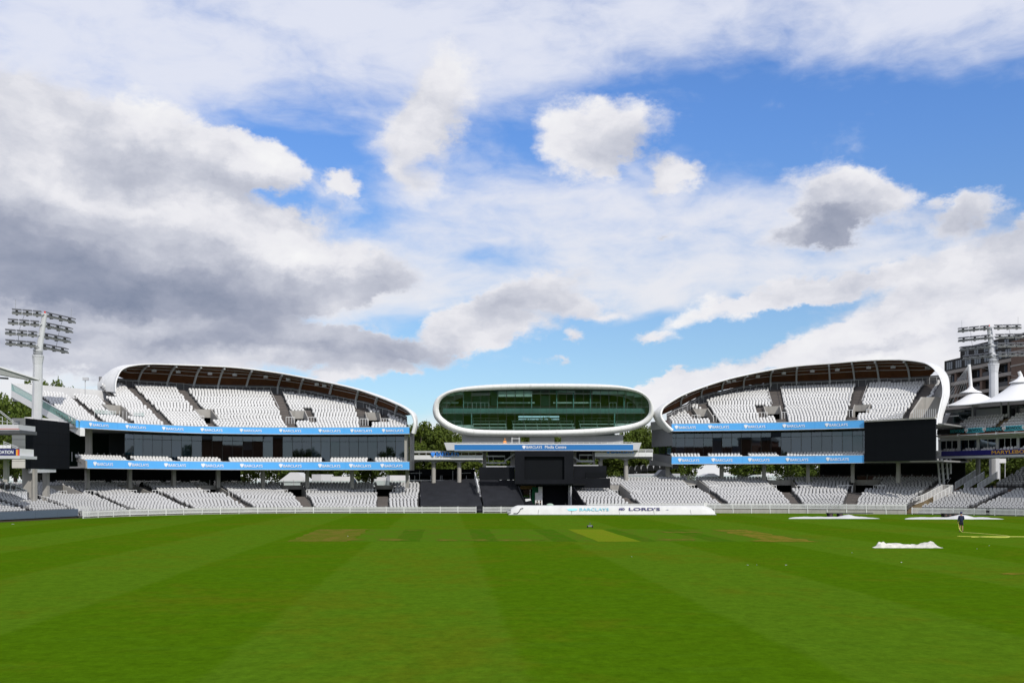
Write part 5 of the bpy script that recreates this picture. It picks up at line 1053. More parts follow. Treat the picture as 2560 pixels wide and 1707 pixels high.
# fabric roof
FAB = mat('white roof fabric', (.74, .74, .75), .7, var=.03, scale=.2)
peaks = [(tt(2427, 5.5), 3.1, '1'), (tt(2552, 5.5), 3.9, '2'), (tt(2690, 5.5), 3.9, '3')]
s0 = (tt(2352)-A).dot(D); s1 = s0+LEN; ns, ne = 110, 40
def tent_z(p):
    z = 0
    for c, h, _ in peaks:
        r = (Vector((p.x, p.y, 0))-c).length; z = max(z, h*max(0, 1-r/7.6)**2.3*1.0)
    return z
rows = []
for j in range(ne+1):
    e = -.6+12.6*j/ne; row = []
    for i in range(ns+1):
        s = s0+(s1-s0)*i/ns; p = A+D*s+N_*e; edge = min(1, (i/ns)*9); sag = .35*math.sin(min(j/ne, 1)*math.pi)
        row.append(Vector((p.x, p.y, 15.75+sag+tent_z(p)*edge**.3-(.5 if i == 0 else 0)*0)))
    rows.append(row)
m = MB(); m.loft(rows); m.build('fabric_roof', FAB, ts, smooth=True)
m = MB()
for a_, b_ in zip(rows[0][:-1], rows[0][1:]): m.bar(a_, b_, .10, .10)
m.build('roof_hem', WHITE, ts)
for c, h, k in peaks:
    c0 = Vector((c.x, c.y, 15.75+h*.98)); rg = [[c0+Vector((math.cos(t)*r, math.sin(t)*r, z)) for t in np.linspace(0, 2*math.pi, 28, endpoint=False)] for r, z in ((1.55, -.75), (1.5, -.62), (.95, -.40), (.5, -.12), (.26, .22), (.22, .5))]
    m = MB(); m.loft(rg, True); m.build('tent_cap', FAB, ts, smooth=True)
    m = MB(); tp = c0+Vector((-.25, 0, 3.6 if k == '1' else .9)); m.tube(c0+Vector((0, 0, .3)), tp, .26, .22); m.build('tent_mast', WHITE, ts)
    if k == '1':
        for j in range(8): q = rows[0][0].lerp(rows[ne//2][0], j/7); m = MB(); m.bar(tp, q, .025); m.build('stay_cable', STEEL, ts)
        m = MB(); m.bar(tp, peaks[1][0]+Vector((0, 0, 19.6)), .025); m.build('stay_cable', STEEL, ts)
# steel lattice legs under it
for (xa, ya, xb, yb, r) in ((2344, 1146, 2350, 1214, .14), (2354, 1146, 2360, 1211, .17), (2366, 1146, 2370, 1198, .14), (2376, 1146, 2377, 1184, .14)): m = MB(); m.tube(P3(xa, ya, 148.5), P3(xb, yb, 148.5), r); m.build('steel_leg', GREYM, ts)
for k in range(4):
    for xa, xb in ((2346, 2357), (2357, 2368), (2368, 2377)): y0_ = 1149+k*15; m = MB(); m.bar(P3(xa, y0_+13, 148.6), P3(xb, y0_, 148.6), .06); m.build('lattice_brace', STEEL, ts)
for x in (2445, 2600): m = MB(); p = P3(x, 1186, 150); m.tube((p.x, p.y, 4.5), (p.x, p.y, 8.1), .32, n=14); m.build('column', CONCD, ts)
for x in (2428, 2474, 2521): p = tt(x, 1.5); m = MB(); m.tube((p.x, p.y, 7.65), (p.x, p.y, 8.02), .10, .06); m.build('soffit_lamp', WHITE, ts)
# access stairs with white panelled rails
st = thing('access_stairs', 'white railed stairs between the curved bowl and the tented stand', 'stairs', (58.5, 142, 0))
def railing(pts, h=1.05, m_=WHITE, gap=.16):
    for (p, q) in zip(pts[:-1], pts[1:]):
        m = MB(); m.bar(p+Vector((0, 0, h)), q+Vector((0, 0, h)), .08); m.bar(p+Vector((0, 0, .12)), q+Vector((0, 0, .12)), .05); m.build('hand_rail', m_, st)
        n = max(2, int((q-p).length/gap)); m = MB()
        for k in range(n+1): c = p.lerp(q, k/n); m.bar(c+Vector((0, 0, .05)), c+Vector((0, 0, h)), .05 if k % 6 else .10)
        stuff(m.build('balusters', m_, st, fix=False))
uS0 = uS-1.0
railing([tl.P(uS0-1.6, .4, .45), tl.P(uS0-1.0, 5.2, 1.6), tl.P(uS0-.9, 9.6, 3.0)]); railing([tl.P(uS0+.6, 5.0, 1.55), tl.P(uS0+.6, 9.6, 3.0)]); railing([tl.P(uS0-.9, 9.6, 3.0), tl.P(uS0+.6, 9.6, 3.0)])
railing([tl.P(uS0+1.4, 11.0, 3.2), tl.P(uS0+1.4, 16.0, 5.0)], m_=GREYM); railing([tl.P(uS0+3.2, 11.0, 3.2), tl.P(uS0+3.2, 16.0, 5.0)], m_=GREYM); railing([tl.P(uS0-.4, 12, 3.4), tl.P(uS0-.4, 17.5, 5.4)], m_=GREYM)
for k in range(14): m = MB(); d = .6+k*.66; slab(m, tl, uS0-1.5, uS0+.9, d, d+.68, .05, .30+k*.20, 2); m.build('step', mat('tan step', (.26, .20, .12), .85), st)
fence('picket_fence', 'white picket fence below the tented stand', Tier([(56.3, 140.2, 57), (61.9, 136.9, 57), (67.8, 131.2, 57), (75, 123.5, 57)]), 0, 24, False, .02, .85, gaps=((9.6, 10.1),))
# ------------------------------------------------------------------ brick apartment building beyond
ab = thing('apartment_building', 'dark-topped brick apartment block with pale stone bands beyond the tents', 'building', (100, 235, 0))
A2, B2 = Vector((PXW(2350, 252), 252, 0)), Vector((PXW(2640, 206), 206, 0)); D2 = (B2-A2).normalized(); N2 = Vector((-D2.y, D2.x, 0)); N2 = N2 if N2.y > 0 else -N2; L2 = (B2-A2).length
def abox(name, sa, sb, off, dep, z0, z1, m, parent=None): a, b = A2+D2*sa+N2*off, A2+D2*sb+N2*off; a.z = b.z = z0; q = MB(); q.prism([a, b, b+N2*dep, a+N2*dep], (0, 0, z1-z0)); return q.build(name, m, parent or ab)
BRICK = mat('pale brown brick', (.14, .098, .078), .9, var=.12, scale=2., spec=.1); STONE = mat('pale stone band', (.28, .255, .23), .85, var=.08, spec=.1); PENT = mat('bronze cladding', (.020, .019, .018), .7, var=.2, spec=.2); WIN = mat('dark window', (.035, .05, .075), .1, spec=.6, var=.2)
abox('core', 0, L2, 2.2, 12, 0, 32, PENT)
for k in range(11):
    z = 31.3-k*3.0
    if z < 4: break
    abox('stone_band', 0, L2, 0, 2.2, z, z+.75, STONE)
    for j in range(int(L2/5.6)+1):
        s = .8+j*5.6; abox('brick_pier', s, s+.9, .25, .9, z-2.25, z, BRICK)
        for i in range(3): w = abox('window', s+1.4+i*1.25, s+2.4+i*1.25, 2.05, .1, z-2.05, z-.15, WIN)
        if (j+k) % 2: abox('balcony_rail', s+1.0, s+5.5, .3, .05, z-2.25, z-1.2, mat('balcony bars', (.035, .035, .04), .6))
for k in range(2):
    z = 32.1+k*2.9; o0 = 1.0+k*2.5; abox('penthouse', .3+k*3, L2, o0, 9, z, z+2.85, PENT)
    for j in range(int(L2/4.2)):
        for i in range(3 if k == 0 else 2): abox('window', 1.5+k*4+j*4.2+i*.95, 2.25+k*4+j*4.2+i*.95, o0-.05, .1, z+.5, z+2.3, WIN)
abox('brick_tower', 34, 46, -2.2, 9, 0, 35.2, BRICK)
for z in (17.6, 20.6, 23.6, 26.6, 29.6, 32.6): abox('stone_band', 33.9, 46.1, -2.3, 9.2, z, z+.35, STONE)

# ------------------------------------------------------------------ behind the stands
sheet('plaza', [(-140, 172), (140, 172), (140, 300), (-140, 300)], 2.3, mat('plaza paving', (.20, .195, .19), .9, var=.15, scale=.3))
def leaf_mat():
    m = bpy.data.materials.new('tree foliage'); m.use_nodes = True; t = NT(m.node_tree); b = m.node_tree.nodes['Principled BSDF']
    g = t.n('ShaderNodeNewGeometry'); oi = t.n('ShaderNodeObjectInfo'); n = t.noise(g.outputs['Position'], .7, 3, .6, dim='3D')
    f = t.math('ADD', t.math('MULTIPLY', g.outputs['Random Per Island'], .6), t.math('MULTIPLY', n, .5))
    c = t.mix(f, (.030, .066, .008, 1), (.125, .165, .022, 1)); c = t.mix(t.math('MULTIPLY', oi.outputs['Random'], .35), c, (.10, .125, .018, 1))
    t.set(b.inputs['Base Color'], c); b.inputs['Roughness'].default_value = .65; b.inputs['Specular IOR Level'].default_value = .2
    tr = t.n('ShaderNodeBsdfTranslucent'); t.set(tr.inputs[0], c); mx = t.n('ShaderNodeMixShader'); mx.inputs[0].default_value = .3
    m.node_tree.links.new(b.outputs[0], mx.inputs[1]); m.node_tree.links.new(tr.outputs[0], mx.inputs[2]); m.node_tree.links.new(mx.outputs[0], m.node_tree.nodes['Material Output'].inputs[0]); return m
LEAF = leaf_mat(); BARK = mat('tree bark', (.07, .055, .04), .9, var=.3, scale=3, bump=.5)
def crown_mesh(seed, nclump=75, nleaf=130):
    rs = np.random.RandomState(seed); V = []; Fc = []
    for k in range(nclump):
        d = rs.normal(size=3); d /= np.linalg.norm(d); r = rs.uniform(.35, 1.0)**.5; c = d*r*np.array([1, 1, .82]); c[2] += .02; cr = rs.uniform(.14, .30)
        n = int(nleaf*(cr/.22)**2)
        e = rs.normal(size=(n, 3)); e /= np.linalg.norm(e, axis=1)[:, None]; p = c+e*cr*rs.uniform(.55, 1.05, (n, 1))*np.array([1, 1, .75])
        nn = e*.7+rs.normal(size=(n, 3))*.55+np.array([0, 0, .35]); nn /= np.linalg.norm(nn, axis=1)[:, None]
        t = np.cross(nn, rs.normal(size=(n, 3))); t /= np.linalg.norm(t, axis=1)[:, None]; bt = np.cross(nn, t); s = rs.uniform(.022, .046, (n, 1))
        b = sum(len(v) for v in V)
        V.append(np.concatenate([p-t*s*1.3, p+bt*s*.7, p+t*s*1.3, p-bt*s*.7])); idx = np.arange(n); Fc.append(np.stack([b+idx, b+n+idx, b+2*n+idx, b+3*n+idx], 1))
    v = np.concatenate(V); f = np.concatenate(Fc); me = bpy.data.meshes.new('crown'); me.from_pydata(v.tolist(), [], f.tolist()); me.materials.append(LEAF); return me
CROWNS = [crown_mesh(s) for s in (3, 11, 29)]
def tree(x, ytop, Y, rx, label, seed, base=2.3, low=.18):
    X = PXW(x, Y); top = zy(ytop, Y); rs = random.Random(seed); t = thing('broadleaf_tree', label, 'tree', (X, Y, base), 'trees beyond the stands')
    z0 = base+(top-base)*low; h = (top-z0)/2; me = CROWNS[seed % 3]; o = link('crown', me, t, (0, 0, z0-base+h)); o.scale = (rx, rx, h/.88); o.rotation_euler = (0, 0, rs.uniform(0, 6.28))
    m = MB(); b = Vector((X, Y, base)); m.path([b, b+Vector((.1, 0, (top-base)*.25)), b+Vector((-.1, .1, (top-base)*.55)), b+Vector((.1, 0, (top-base)*.8))], [.42, .34, .24, .08], 9)
    for k in range(6):
        a = rs.uniform(0, 6.28); s = b+Vector((0, 0, (top-base)*rs.uniform(.25, .55))); e = s+Vector((math.cos(a)*rx*.7, math.sin(a)*rx*.7, (top-base)*rs.uniform(.12, .3))); m.path([s, s.lerp(e, .5)+Vector((0, 0, .3)), e], [.17, .11, .04], 6)
    m.build('trunk', BARK, t)
TL = [(-30, 985, 205, 7, 'broad tree far behind the balconied end stand'), (38, 990, 190, 6, 'rounded tree behind the beige-sided screen'), (132, 938, 218, 5.5, 'tall tree crown showing above the open wing parapet'), (92, 950, 222, 4.5, 'darker tree crown close beside the floodlight mast'), (-5, 1045, 168, 5, 'low bushy tree between the end stand balconies'),
      (700, 1095, 205, 6, 'tree seen under the decks of the open-wing stand'), (610, 1090, 212, 6, 'tree in the dark gap below the boxes of the open-wing stand'), (775, 1085, 208, 6.5, 'tree behind the white marquee under the open-wing stand'), (850, 1080, 206, 6, 'tree behind the parked vans'), (930, 1075, 208, 6, 'tree beyond the vans at the open-wing stand end'),
      (1000, 1062, 204, 6, 'tree just behind the end wall of the open-wing stand'), (1052, 1046, 200, 5.6, 'bright tree filling the gap between pod and open-wing stand'), (1102, 1056, 203, 5.5, 'tree behind the bridge letters near the open-wing stand'), (1150, 1082, 207, 6, 'tree behind the grey balcony end of the pod'), (1215, 1092, 212, 6, 'tree behind the pod stair tower'), (1312, 1080, 214, 5.5, 'tree seen through the slot under the pod'), (1338, 1046, 186, 5.2, 'tree showing through the pod rear window'), (1394, 1085, 212, 5.5, 'tree seen through the second slot under the pod'), (1470, 1090, 208, 6, 'tree behind the pod landing by the tented side'),
      (1530, 1082, 203, 6, 'tree behind the second bridge walkway'), (1580, 1066, 202, 5.6, 'bright tree between the pod and the stand with the second screen'), (1628, 1056, 206, 5.6, 'tree touching the roof tip of the stand by the tents'), (1690, 1090, 210, 6, 'tree behind the grey gabled hut'), (1880, 1092, 208, 6.5, 'tree seen below the boards of the stand by the tents'), (1970, 1088, 206, 6.5, 'tree under the lower board of the stand by the tents'), (2050, 1092, 210, 6, 'dark tree behind the columns of the stand by the tents'),
      (2430, 1110, 178, 5, 'tree under the navy board of the tented stand'), (2500, 1105, 176, 5, 'tree behind the white box under the tented stand'), (2570, 1108, 174, 5, 'tree at the far edge under the tented stand')]
for i, (x, y, Y, r, lb) in enumerate(TL): tree(x, y, Y, r, lb, i+5, low=.10)
def van(x, Y, label, L=5.6, z=2.3, ang=0.0, h=2.75):
    t = thing('parked_van', label, 'van', (PXW(x, Y), Y, z), 'vans parked behind the stand'); b = ROOT[t.name]; c, s_ = math.cos(ang), math.sin(ang)
    def T(p): return b+Vector((p[0]*c-p[1]*s_, p[0]*s_+p[1]*c, p[2]))
    prof = [(-L/2, .45), (-L/2, h), (L*.22, h), (L*.36, h*.72), (L*.49, h*.46), (L/2, .45)]
    m = MB(); m.prism([T((x_, -1, z_)) for x_, z_ in prof], T((0, 2, 0))-T((0, 0, 0))); m.build('body', WHITE, t)
    for sx in (-.3, .33):
        for sy in (-.95, .95): wheel(t, T((L*sx, sy, .36)), .36, .24, T((0, 1, 0))-T((0, 0, 0)))
    m = MB(); m.prism([T((L*.235, -1.02, h*.92)), T((L*.31, -1.02, h*.78)), T((L*.31, -1.02, h*.58)), T((L*.16, -1.02, h*.58)), T((L*.16, -1.02, h*.92))], T((0, .02, 0))-T((0, 0, 0))); m.build('side_window', WIN, t)
    m = MB(); m.add([T((L*.23, -.9, h*.97)), T((L*.23, .9, h*.97)), T((L*.352, .9, h*.75)), T((L*.352, -.9, h*.75))], [(0, 1, 2, 3)]); m.build('windscreen', WIN, t, fix=False)
van(866, 181, 'white van with dark cab window parked beside a column', h=3.2, ang=.2); van(965, 183, 'white van parked beyond the concourse posts', h=3.1, ang=3.0); van(1008, 182, 'white van half hidden by the last column of the open-wing stand', h=3.4, ang=.4); van(812, 184, 'white box van behind the concourse rail', h=3.6, ang=1.2)
def marquee(label, x, Y, w, d, ze, zr, name='marquee', m_=None, z=2.3, rot=0.0):
    t = thing(name, label, 'tent' if name == 'marquee' else 'hut', (PXW(x, Y), Y, z)); b = ROOT[t.name]; m = MB(); m.box((b.x-w/2, b.y, z), (b.x+w/2, b.y+d, z+ze)); m.build('wall', m_ or WHITE, t)
    m = MB(); R = b+Vector((0, 0, 0)); m.prism([R+Vector((-w/2-.2, -.2, ze+.01)), R+Vector((w/2+.2, -.2, ze+.01)), R+Vector((w*.12, -.2, zr)), R+Vector((-w*.12, -.2, zr))], (0, d+.4, 0)); m.build('roof', m_ or WHITE, t); return t
marquee('white sloping marquee seen under the open-wing stand', 735, 186, 5.6, 5, 2.2, 4.0); marquee('grey gabled hut at the back of the lower seats by the tented side', 1662, 178, 4.2, 4, 2.6, 4.4, 'gabled_hut', mat('grey hut boards', (.24, .25, .26), .7))
marquee('white flat tent behind the columns of the stand by the tents', 1778, 186, 4, 5, 3.0, 3.8); marquee('long white tent behind the stand with the second screen', 1905, 192, 4, 5, 3.0, 3.6)
vt = thing('vaulted_tent', 'white tent roof of repeated arches beside the grey gabled hut', 'tent', (PXW(1615, 196), 196, 2.3))
for k in range(8):
    x0_, Y = 1572+k*15.5, 196; a, b = P3(x0_, 1181-k*1.4, Y), P3(x0_+15.5, 1164-k*1.4, Y); r = (b.x-a.x)/2; m = MB(); rg = [[Vector(((a.x+b.x)/2-math.cos(t)*r, yy, a.z+math.sin(t)*(b.z-a.z))) for t in np.linspace(0, math.pi, 13)] for yy in (Y, Y+5)]; m.loft(rg); m.build('vault', WHITE, vt, smooth=True)
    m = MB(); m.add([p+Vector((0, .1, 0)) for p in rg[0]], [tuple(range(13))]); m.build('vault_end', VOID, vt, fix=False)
a, b = P3(1566, 1195, 196.5), P3(1700, 1176, 196.5); m = MB(); m.box((a.x, 196.4, 2.3), (b.x, 200, b.z-.6)); m.build('wall', GREYM, vt)
bx = thing('equipment_cabin', 'white boxy cabin on legs under the navy board of the tented stand', 'cabin', (PXW(2506, 160), 160, 2.3)); pbox('body', 2498, 2515, 1146, 1157, 160, 1.2, WHITE, bx)
for x in (2500, 2513): pbox('leg', x-.6, x+.6, 1157, 1210, 160.2, .12, GREYM, bx)
# ------------------------------------------------------------------ things on the field
lc = thing('field_cover', 'long white rolled pitch cover with printed lettering in front of the tunnel', 'cover', GP(1530, 1286.5)); cb0 = ROOT[lc.name]
x0, x1 = GP(1273, 1286.5).x, GP(1788, 1286.5).x; Y0 = cb0.y; CLOTH = mat('white cover cloth', (.58, .58, .57), .6, var=.10, scale=.9, bump=.5, bscale=1.6)
n = 120; rg = []
for i in range(n+1):
    f = i/n; x = x0+(x1-x0)*f; e = min(1, f*26, (1-f)*22); e = math.sqrt(max(e, .02)); w = .03*math.sin(i*1.7)+.02*math.sin(i*.63); sg = 1 if f > .86 else 0
    pr = [(-.10, .0), (-.06, .16), (.02, .30+w), (.10, .55+w), (.30, .95-sg*.12+w), (.62, 1.20-sg*.1), (1.15, 1.29), (1.75, 1.15), (2.2, .6), (2.3, 0)]
    rg.append([Vector((x+(.12 if k in (0, 1) else 0)*(1-e), Y0+p[0], max(0.005, p[1]*(.35+.65*e)))) for k, p in enumerate(pr)])
m = MB(); m.loft(rg); m.add([tuple(p) for p in rg[0]], [tuple(range(len(rg[0])))]); m.add([tuple(p) for p in rg[-1]], [tuple(range(len(rg[-1])))]); cvr = m.build('cover_sheet', CLOTH, lc, smooth=True)
m = MB(); m.box((x0-.1, Y0-.16, .02), (x1+.1, Y0-.11, .09)); m.build('base_rail', GREYM, lc)
for x in (1345, 1428, 1549, 1636, 1728): p = GP(x, 1286.5); m = MB(); pts = [Vector((p.x+.05*k*(.5 if x < 1500 else -.5), Y0+a_-.02, z_+.01)) for k, (a_, z_) in enumerate(((-.08, .02), (-.06, .16), (.0, .32), (.08, .56), (.16, .70)))]; m.path(pts, .018, 5); m.build('tie_strap', DARKG, lc)
m = MB(); p = GP(1300, 1286.5); m.path([Vector((p.x-.9, Y0-.2, .22)), Vector((p.x-.4, Y0-.2, .2)), Vector((p.x-.1, Y0-.15, .45)), Vector((p.x+.1, Y0+.05, .85)), Vector((p.x+.45, Y0+.1, .95))], .05, 7); m.build('strap_loop', BLACK, lc)
p = GP(1271, 1287); m = MB(); m.tube(Vector((p.x-.15, Y0+.3, .3)), Vector((p.x+.35, Y0+.3, .3)), .3, n=16); m.tube(Vector((p.x-.3, Y0+.3, .55)), Vector((p.x+.3, Y0+.3, .75)), .1); m.build('end_winch', STEEL, lc)
m = MB(); p = GP(1765, 1287); m.prism([Vector((p.x, Y0+1.0, 1.15)), Vector((p.x+.5, Y0+1.0, 1.2)), Vector((p.x+.6, Y0+1.0, 1.6)), Vector((p.x+.05, Y0+1.0, 1.75))], (0, .4, 0)); m.build('end_flap', CLOTH, lc)
PALE = mat('pale blue print', (.25, .66, .80), .5, var=.3, scale=3); INK = mat('navy print', (.035, .03, .16), .5)
def onc(x): return (GP(x, 1286.5).x, Y0+.08)
lettering('BARCLAYS', onc(1449), onc(1522), .56, .92, PALE, cvr, .05, rake=.20, bold=.02); p = onc(1431); m = MB(); m.add([(p[0]+a_, p[1]-.06+.22*(b_+.18)/.36, .74+b_) for a_, b_ in ((-.8, .1), (-.5, .05), (-.4, .16), (0, .1), (.3, .18), (.75, .08), (.6, -.1), (.1, -.16), (-.5, -.14))], [tuple(range(9))]); m.build('printed_bird', PALE, cvr, fix=False)
lettering("LORD'S", onc(1573), onc(1650), .58, .98, INK, cvr, .05, rake=.22, bold=.035)
p = onc(1555); m = MB()
for k in range(20):
    t0, t1 = 2*math.pi*k/20, 2*math.pi*(k+1)/20; q = lambda t, r: (p[0]+math.cos(t)*r*2.2, p[1]-.05+.13+.25*math.sin(t)*r, .78+math.sin(t)*r)
    m.add([q(t0, .20), q(t1, .20), q(t1, .165), q(t0, .165)], [(0, 1, 2, 3)])
m.build('printed_ring', INK, cvr, fix=False); lettering('MC', (p[0]-.30, p[1]), (p[0]+.30, p[1]), .66, .90, INK, cvr, .05, rake=.14, bold=.03)
m = MB(); p = onc(1668); m.add([(p[0]-.25, p[1]-.02, .66), (p[0]+.25, p[1]-.02, .67), (p[0]+.1, p[1]+.02, .74)], [(0, 1, 2)]); m.build('printed_mark', INK, cvr, fix=False)
def flat_sheet(label, xa, xb, y, hump, ridge):
    a, b = GP(xa, y), GP(xb, y); t = (a+b)/2; n, k = 60, 9; rows = []
    for j in range(k):
        row = []
        for i in range(n+1):
            f = i/n; taper = min(1, f*7, (1-f)*7)**.6; v = (j/(k-1)-.5)*2; d = 3.0*taper; h = (.16+.05*math.sin(i*.7+j)+hump*max(0, 1-abs(f-ridge)/.12))*(1-abs(v)**2.2)*taper+.012
            row.append(Vector((a.x+(b.x-a.x)*f, a.y+d*(v+1)/2+.04*math.sin(i*.9), h)))
        rows.append(row)
    m = MB(); m.loft(rows); o = m.build('pitch_sheet', CLOTH, None, smooth=True, origin=(t.x, t.y, 0)); tag(o, label, 'sheet', 'white sheets laid out on the grass'); return o
flat_sheet('white sheet lying flat, below the stand with the second screen', 1972, 2200, 1296.3, .26, .70); flat_sheet('white sheet lying flat with a peaked fold, below the tented stand', 2264, 2511, 1297.6, .42, .62)
def trolley(label, xa, xb, y, wx):
    a, b = GP(xa, y), GP(xb, y); t = thing('cover_trolley', label, 'trolley', (a+b)/2, 'low wheeled trolleys behind the white sheets'); m = MB(); m.box((a.x, a.y, .42), (b.x, a.y+1.2, .52)); m.build('platform', DARKG, t)
    for x in wx: p = GP(x, y); wheel(t, (p.x, p.y+.15, .26), .26, .2, (0, 1, 0)); wheel(t, (p.x, p.y+1.0, .26), .26, .2, (0, 1, 0))
    return t
trolley('low black wheeled trolley behind the sheet below the second screen', 2072, 2183, 1291.5, (2078, 2103)); trolley('low black wheeled trolley beside the man in navy', 2362, 2400, 1292.5, (2366, 2376, 2390))
# crumpled sheet
a, b = GP(2187, 1369.5), GP(2366, 1370.5); n, k = 90, 22; rows = []
def fold(i, j): return .6*math.sin(i*.17+j*.8)+.32*math.sin(i*.41-j*.6)+.16*math.sin(i*.9+j*1.1)
for j in range(k):
    row = []; v = (j/(k-1)-.5)*2
    for i in range(n+1):
        f = i/n; env = np.interp(f, [0, .04, .09, .16, .22, .32, .42, .55, .68, .76, .84, .89, .95, 1], [.03, .12, .30, .32, .22, .28, .23, .16, .19, .27, .34, .40, .18, .02]); tap = min(1, f*9, (1-f)*7)
        h = max(0, env*(1-abs(v)**2)+.085*fold(i, j)*(1-abs(v)**4)*(1.5 if f > .76 or f < .2 else .8))*max(tap, .1)+.008
        row.append(Vector((a.x+(b.x-a.x)*f, a.y+(v+1)*.55*(.5+.5*tap)+.05*math.sin(i*.5)+.03*fold(i, j), h)))
    rows.append(row)
m = MB(); m.loft(rows); o = m.build('crumpled_sheet', mat('soiled white cloth', (.58, .56, .51), .8, var=.38, scale=2.6, bump=.3, bscale=6), None, smooth=True, origin=((a.x+b.x)/2, a.y, 0)); tag(o, 'crumpled soiled white sheet heaped on the grass by the yellow hose', 'sheet')
# hose
hz = .025; HOSE = mat('yellow hose', (.62, .62, .10), .5, var=.08)
gp = lambda x, y: GP(x, y)+Vector((0, 0, hz))
pe = GP(2403, 1329); hand = P3(2396.3, 1311, pe.y)
pts = [hand+Vector((0, -.02, .06)), P3(2397.3, 1318, pe.y), P3(2401, 1325, pe.y-.3), GP(2406, 1330.5)+Vector((0, 0, .03)), gp(2412, 1331), gp(2440, 1333), gp(2480, 1336), gp(2512, 1339), gp(2524, 1341.5), gp(2515, 1343.4), gp(2480, 1343.5), gp(2440, 1341.8), gp(2393, 1340.6)]
c = catmull([tuple(p) for p in pts], 90); m = MB(); m.path([tuple(p) for p in c], .028, 7); o = m.build('garden_hose', HOSE, None, smooth=True, origin=(c[50][0], c[50][1], 0)); tag(o, 'yellow hose held by the man in navy, looping over the grass', 'hose')
c = catmull([tuple(gp(*p)) for p in ((2428, 1342.6), (2480, 1341.4), (2520, 1341.6), (2600, 1342), (2660, 1342.4))], 40); m = MB(); m.path([tuple(p) for p in c], .028, 7); o = m.build('garden_hose', HOSE, None, smooth=True, origin=(c[20][0], c[20][1], 0)); tag(o, 'straight length of yellow hose on the grass behind the looped end', 'hose')
# ------------------------------------------------------------------ people
def skin(name, V, E, R, m, parent, sub=2):
    me = bpy.data.meshes.new(name); bm = bmesh.new(); ly = bm.verts.layers.skin.verify(); vs = [bm.verts.new(v) for v in V]; [bm.edges.new((vs[a], vs[b])) for a, b in E]
    for i, v in enumerate(vs): r = R[i]; v[ly].radius = r if isinstance(r, tuple) else (r, r); v[ly].use_root = (i == 0)
    bm.to_mesh(me); bm.free(); o = bpy.data.objects.new(name, me); COL.objects.link(o); o.modifiers.new('s', 'SKIN'); ss_ = o.modifiers.new('b', 'SUBSURF'); ss_.levels = sub; ss_.render_levels = sub
    dg = bpy.context.evaluated_depsgraph_get(); dg.update(); me2 = bpy.data.meshes.new_from_object(o.evaluated_get(dg)); me2.name = name; bpy.data.objects.remove(o); me2.materials.clear(); me2.materials.append(m); me2.polygons.foreach_set('use_smooth', [True]*len(me2.polygons))
    return link(name, me2, parent)
def hand_chain(V, E, R, wrist, d, side, fwd):
    """palm and five curled fingers leaving vertex WRIST"""
    w = Vector(V[wrist]); d = Vector(d).normalized(); s = Vector(side).normalized(); f = Vector(fwd).normalized(); pi = len(V); V.append(tuple(w+d*.06)); R.append((.034, .018)); E.append((wrist, pi))
    for k, (o, l) in enumerate(((-.030, .070), (-.010, .080), (.010, .078), (.030, .062))):
        a = len(V); b0 = w+d*.10+s*o; V += [tuple(b0), tuple(b0+d*l*.5+f*.012), tuple(b0+d*l*.8+f*.035)]; R += [.010, .009, .007]; E += [(pi, a), (a, a+1), (a+1, a+2)]
    a = len(V); V += [tuple(w+d*.045-s*.045+f*.01), tuple(w+d*.09-s*.05+f*.035)]; R += [.011, .008]; E += [(pi, a), (a, a+1)]
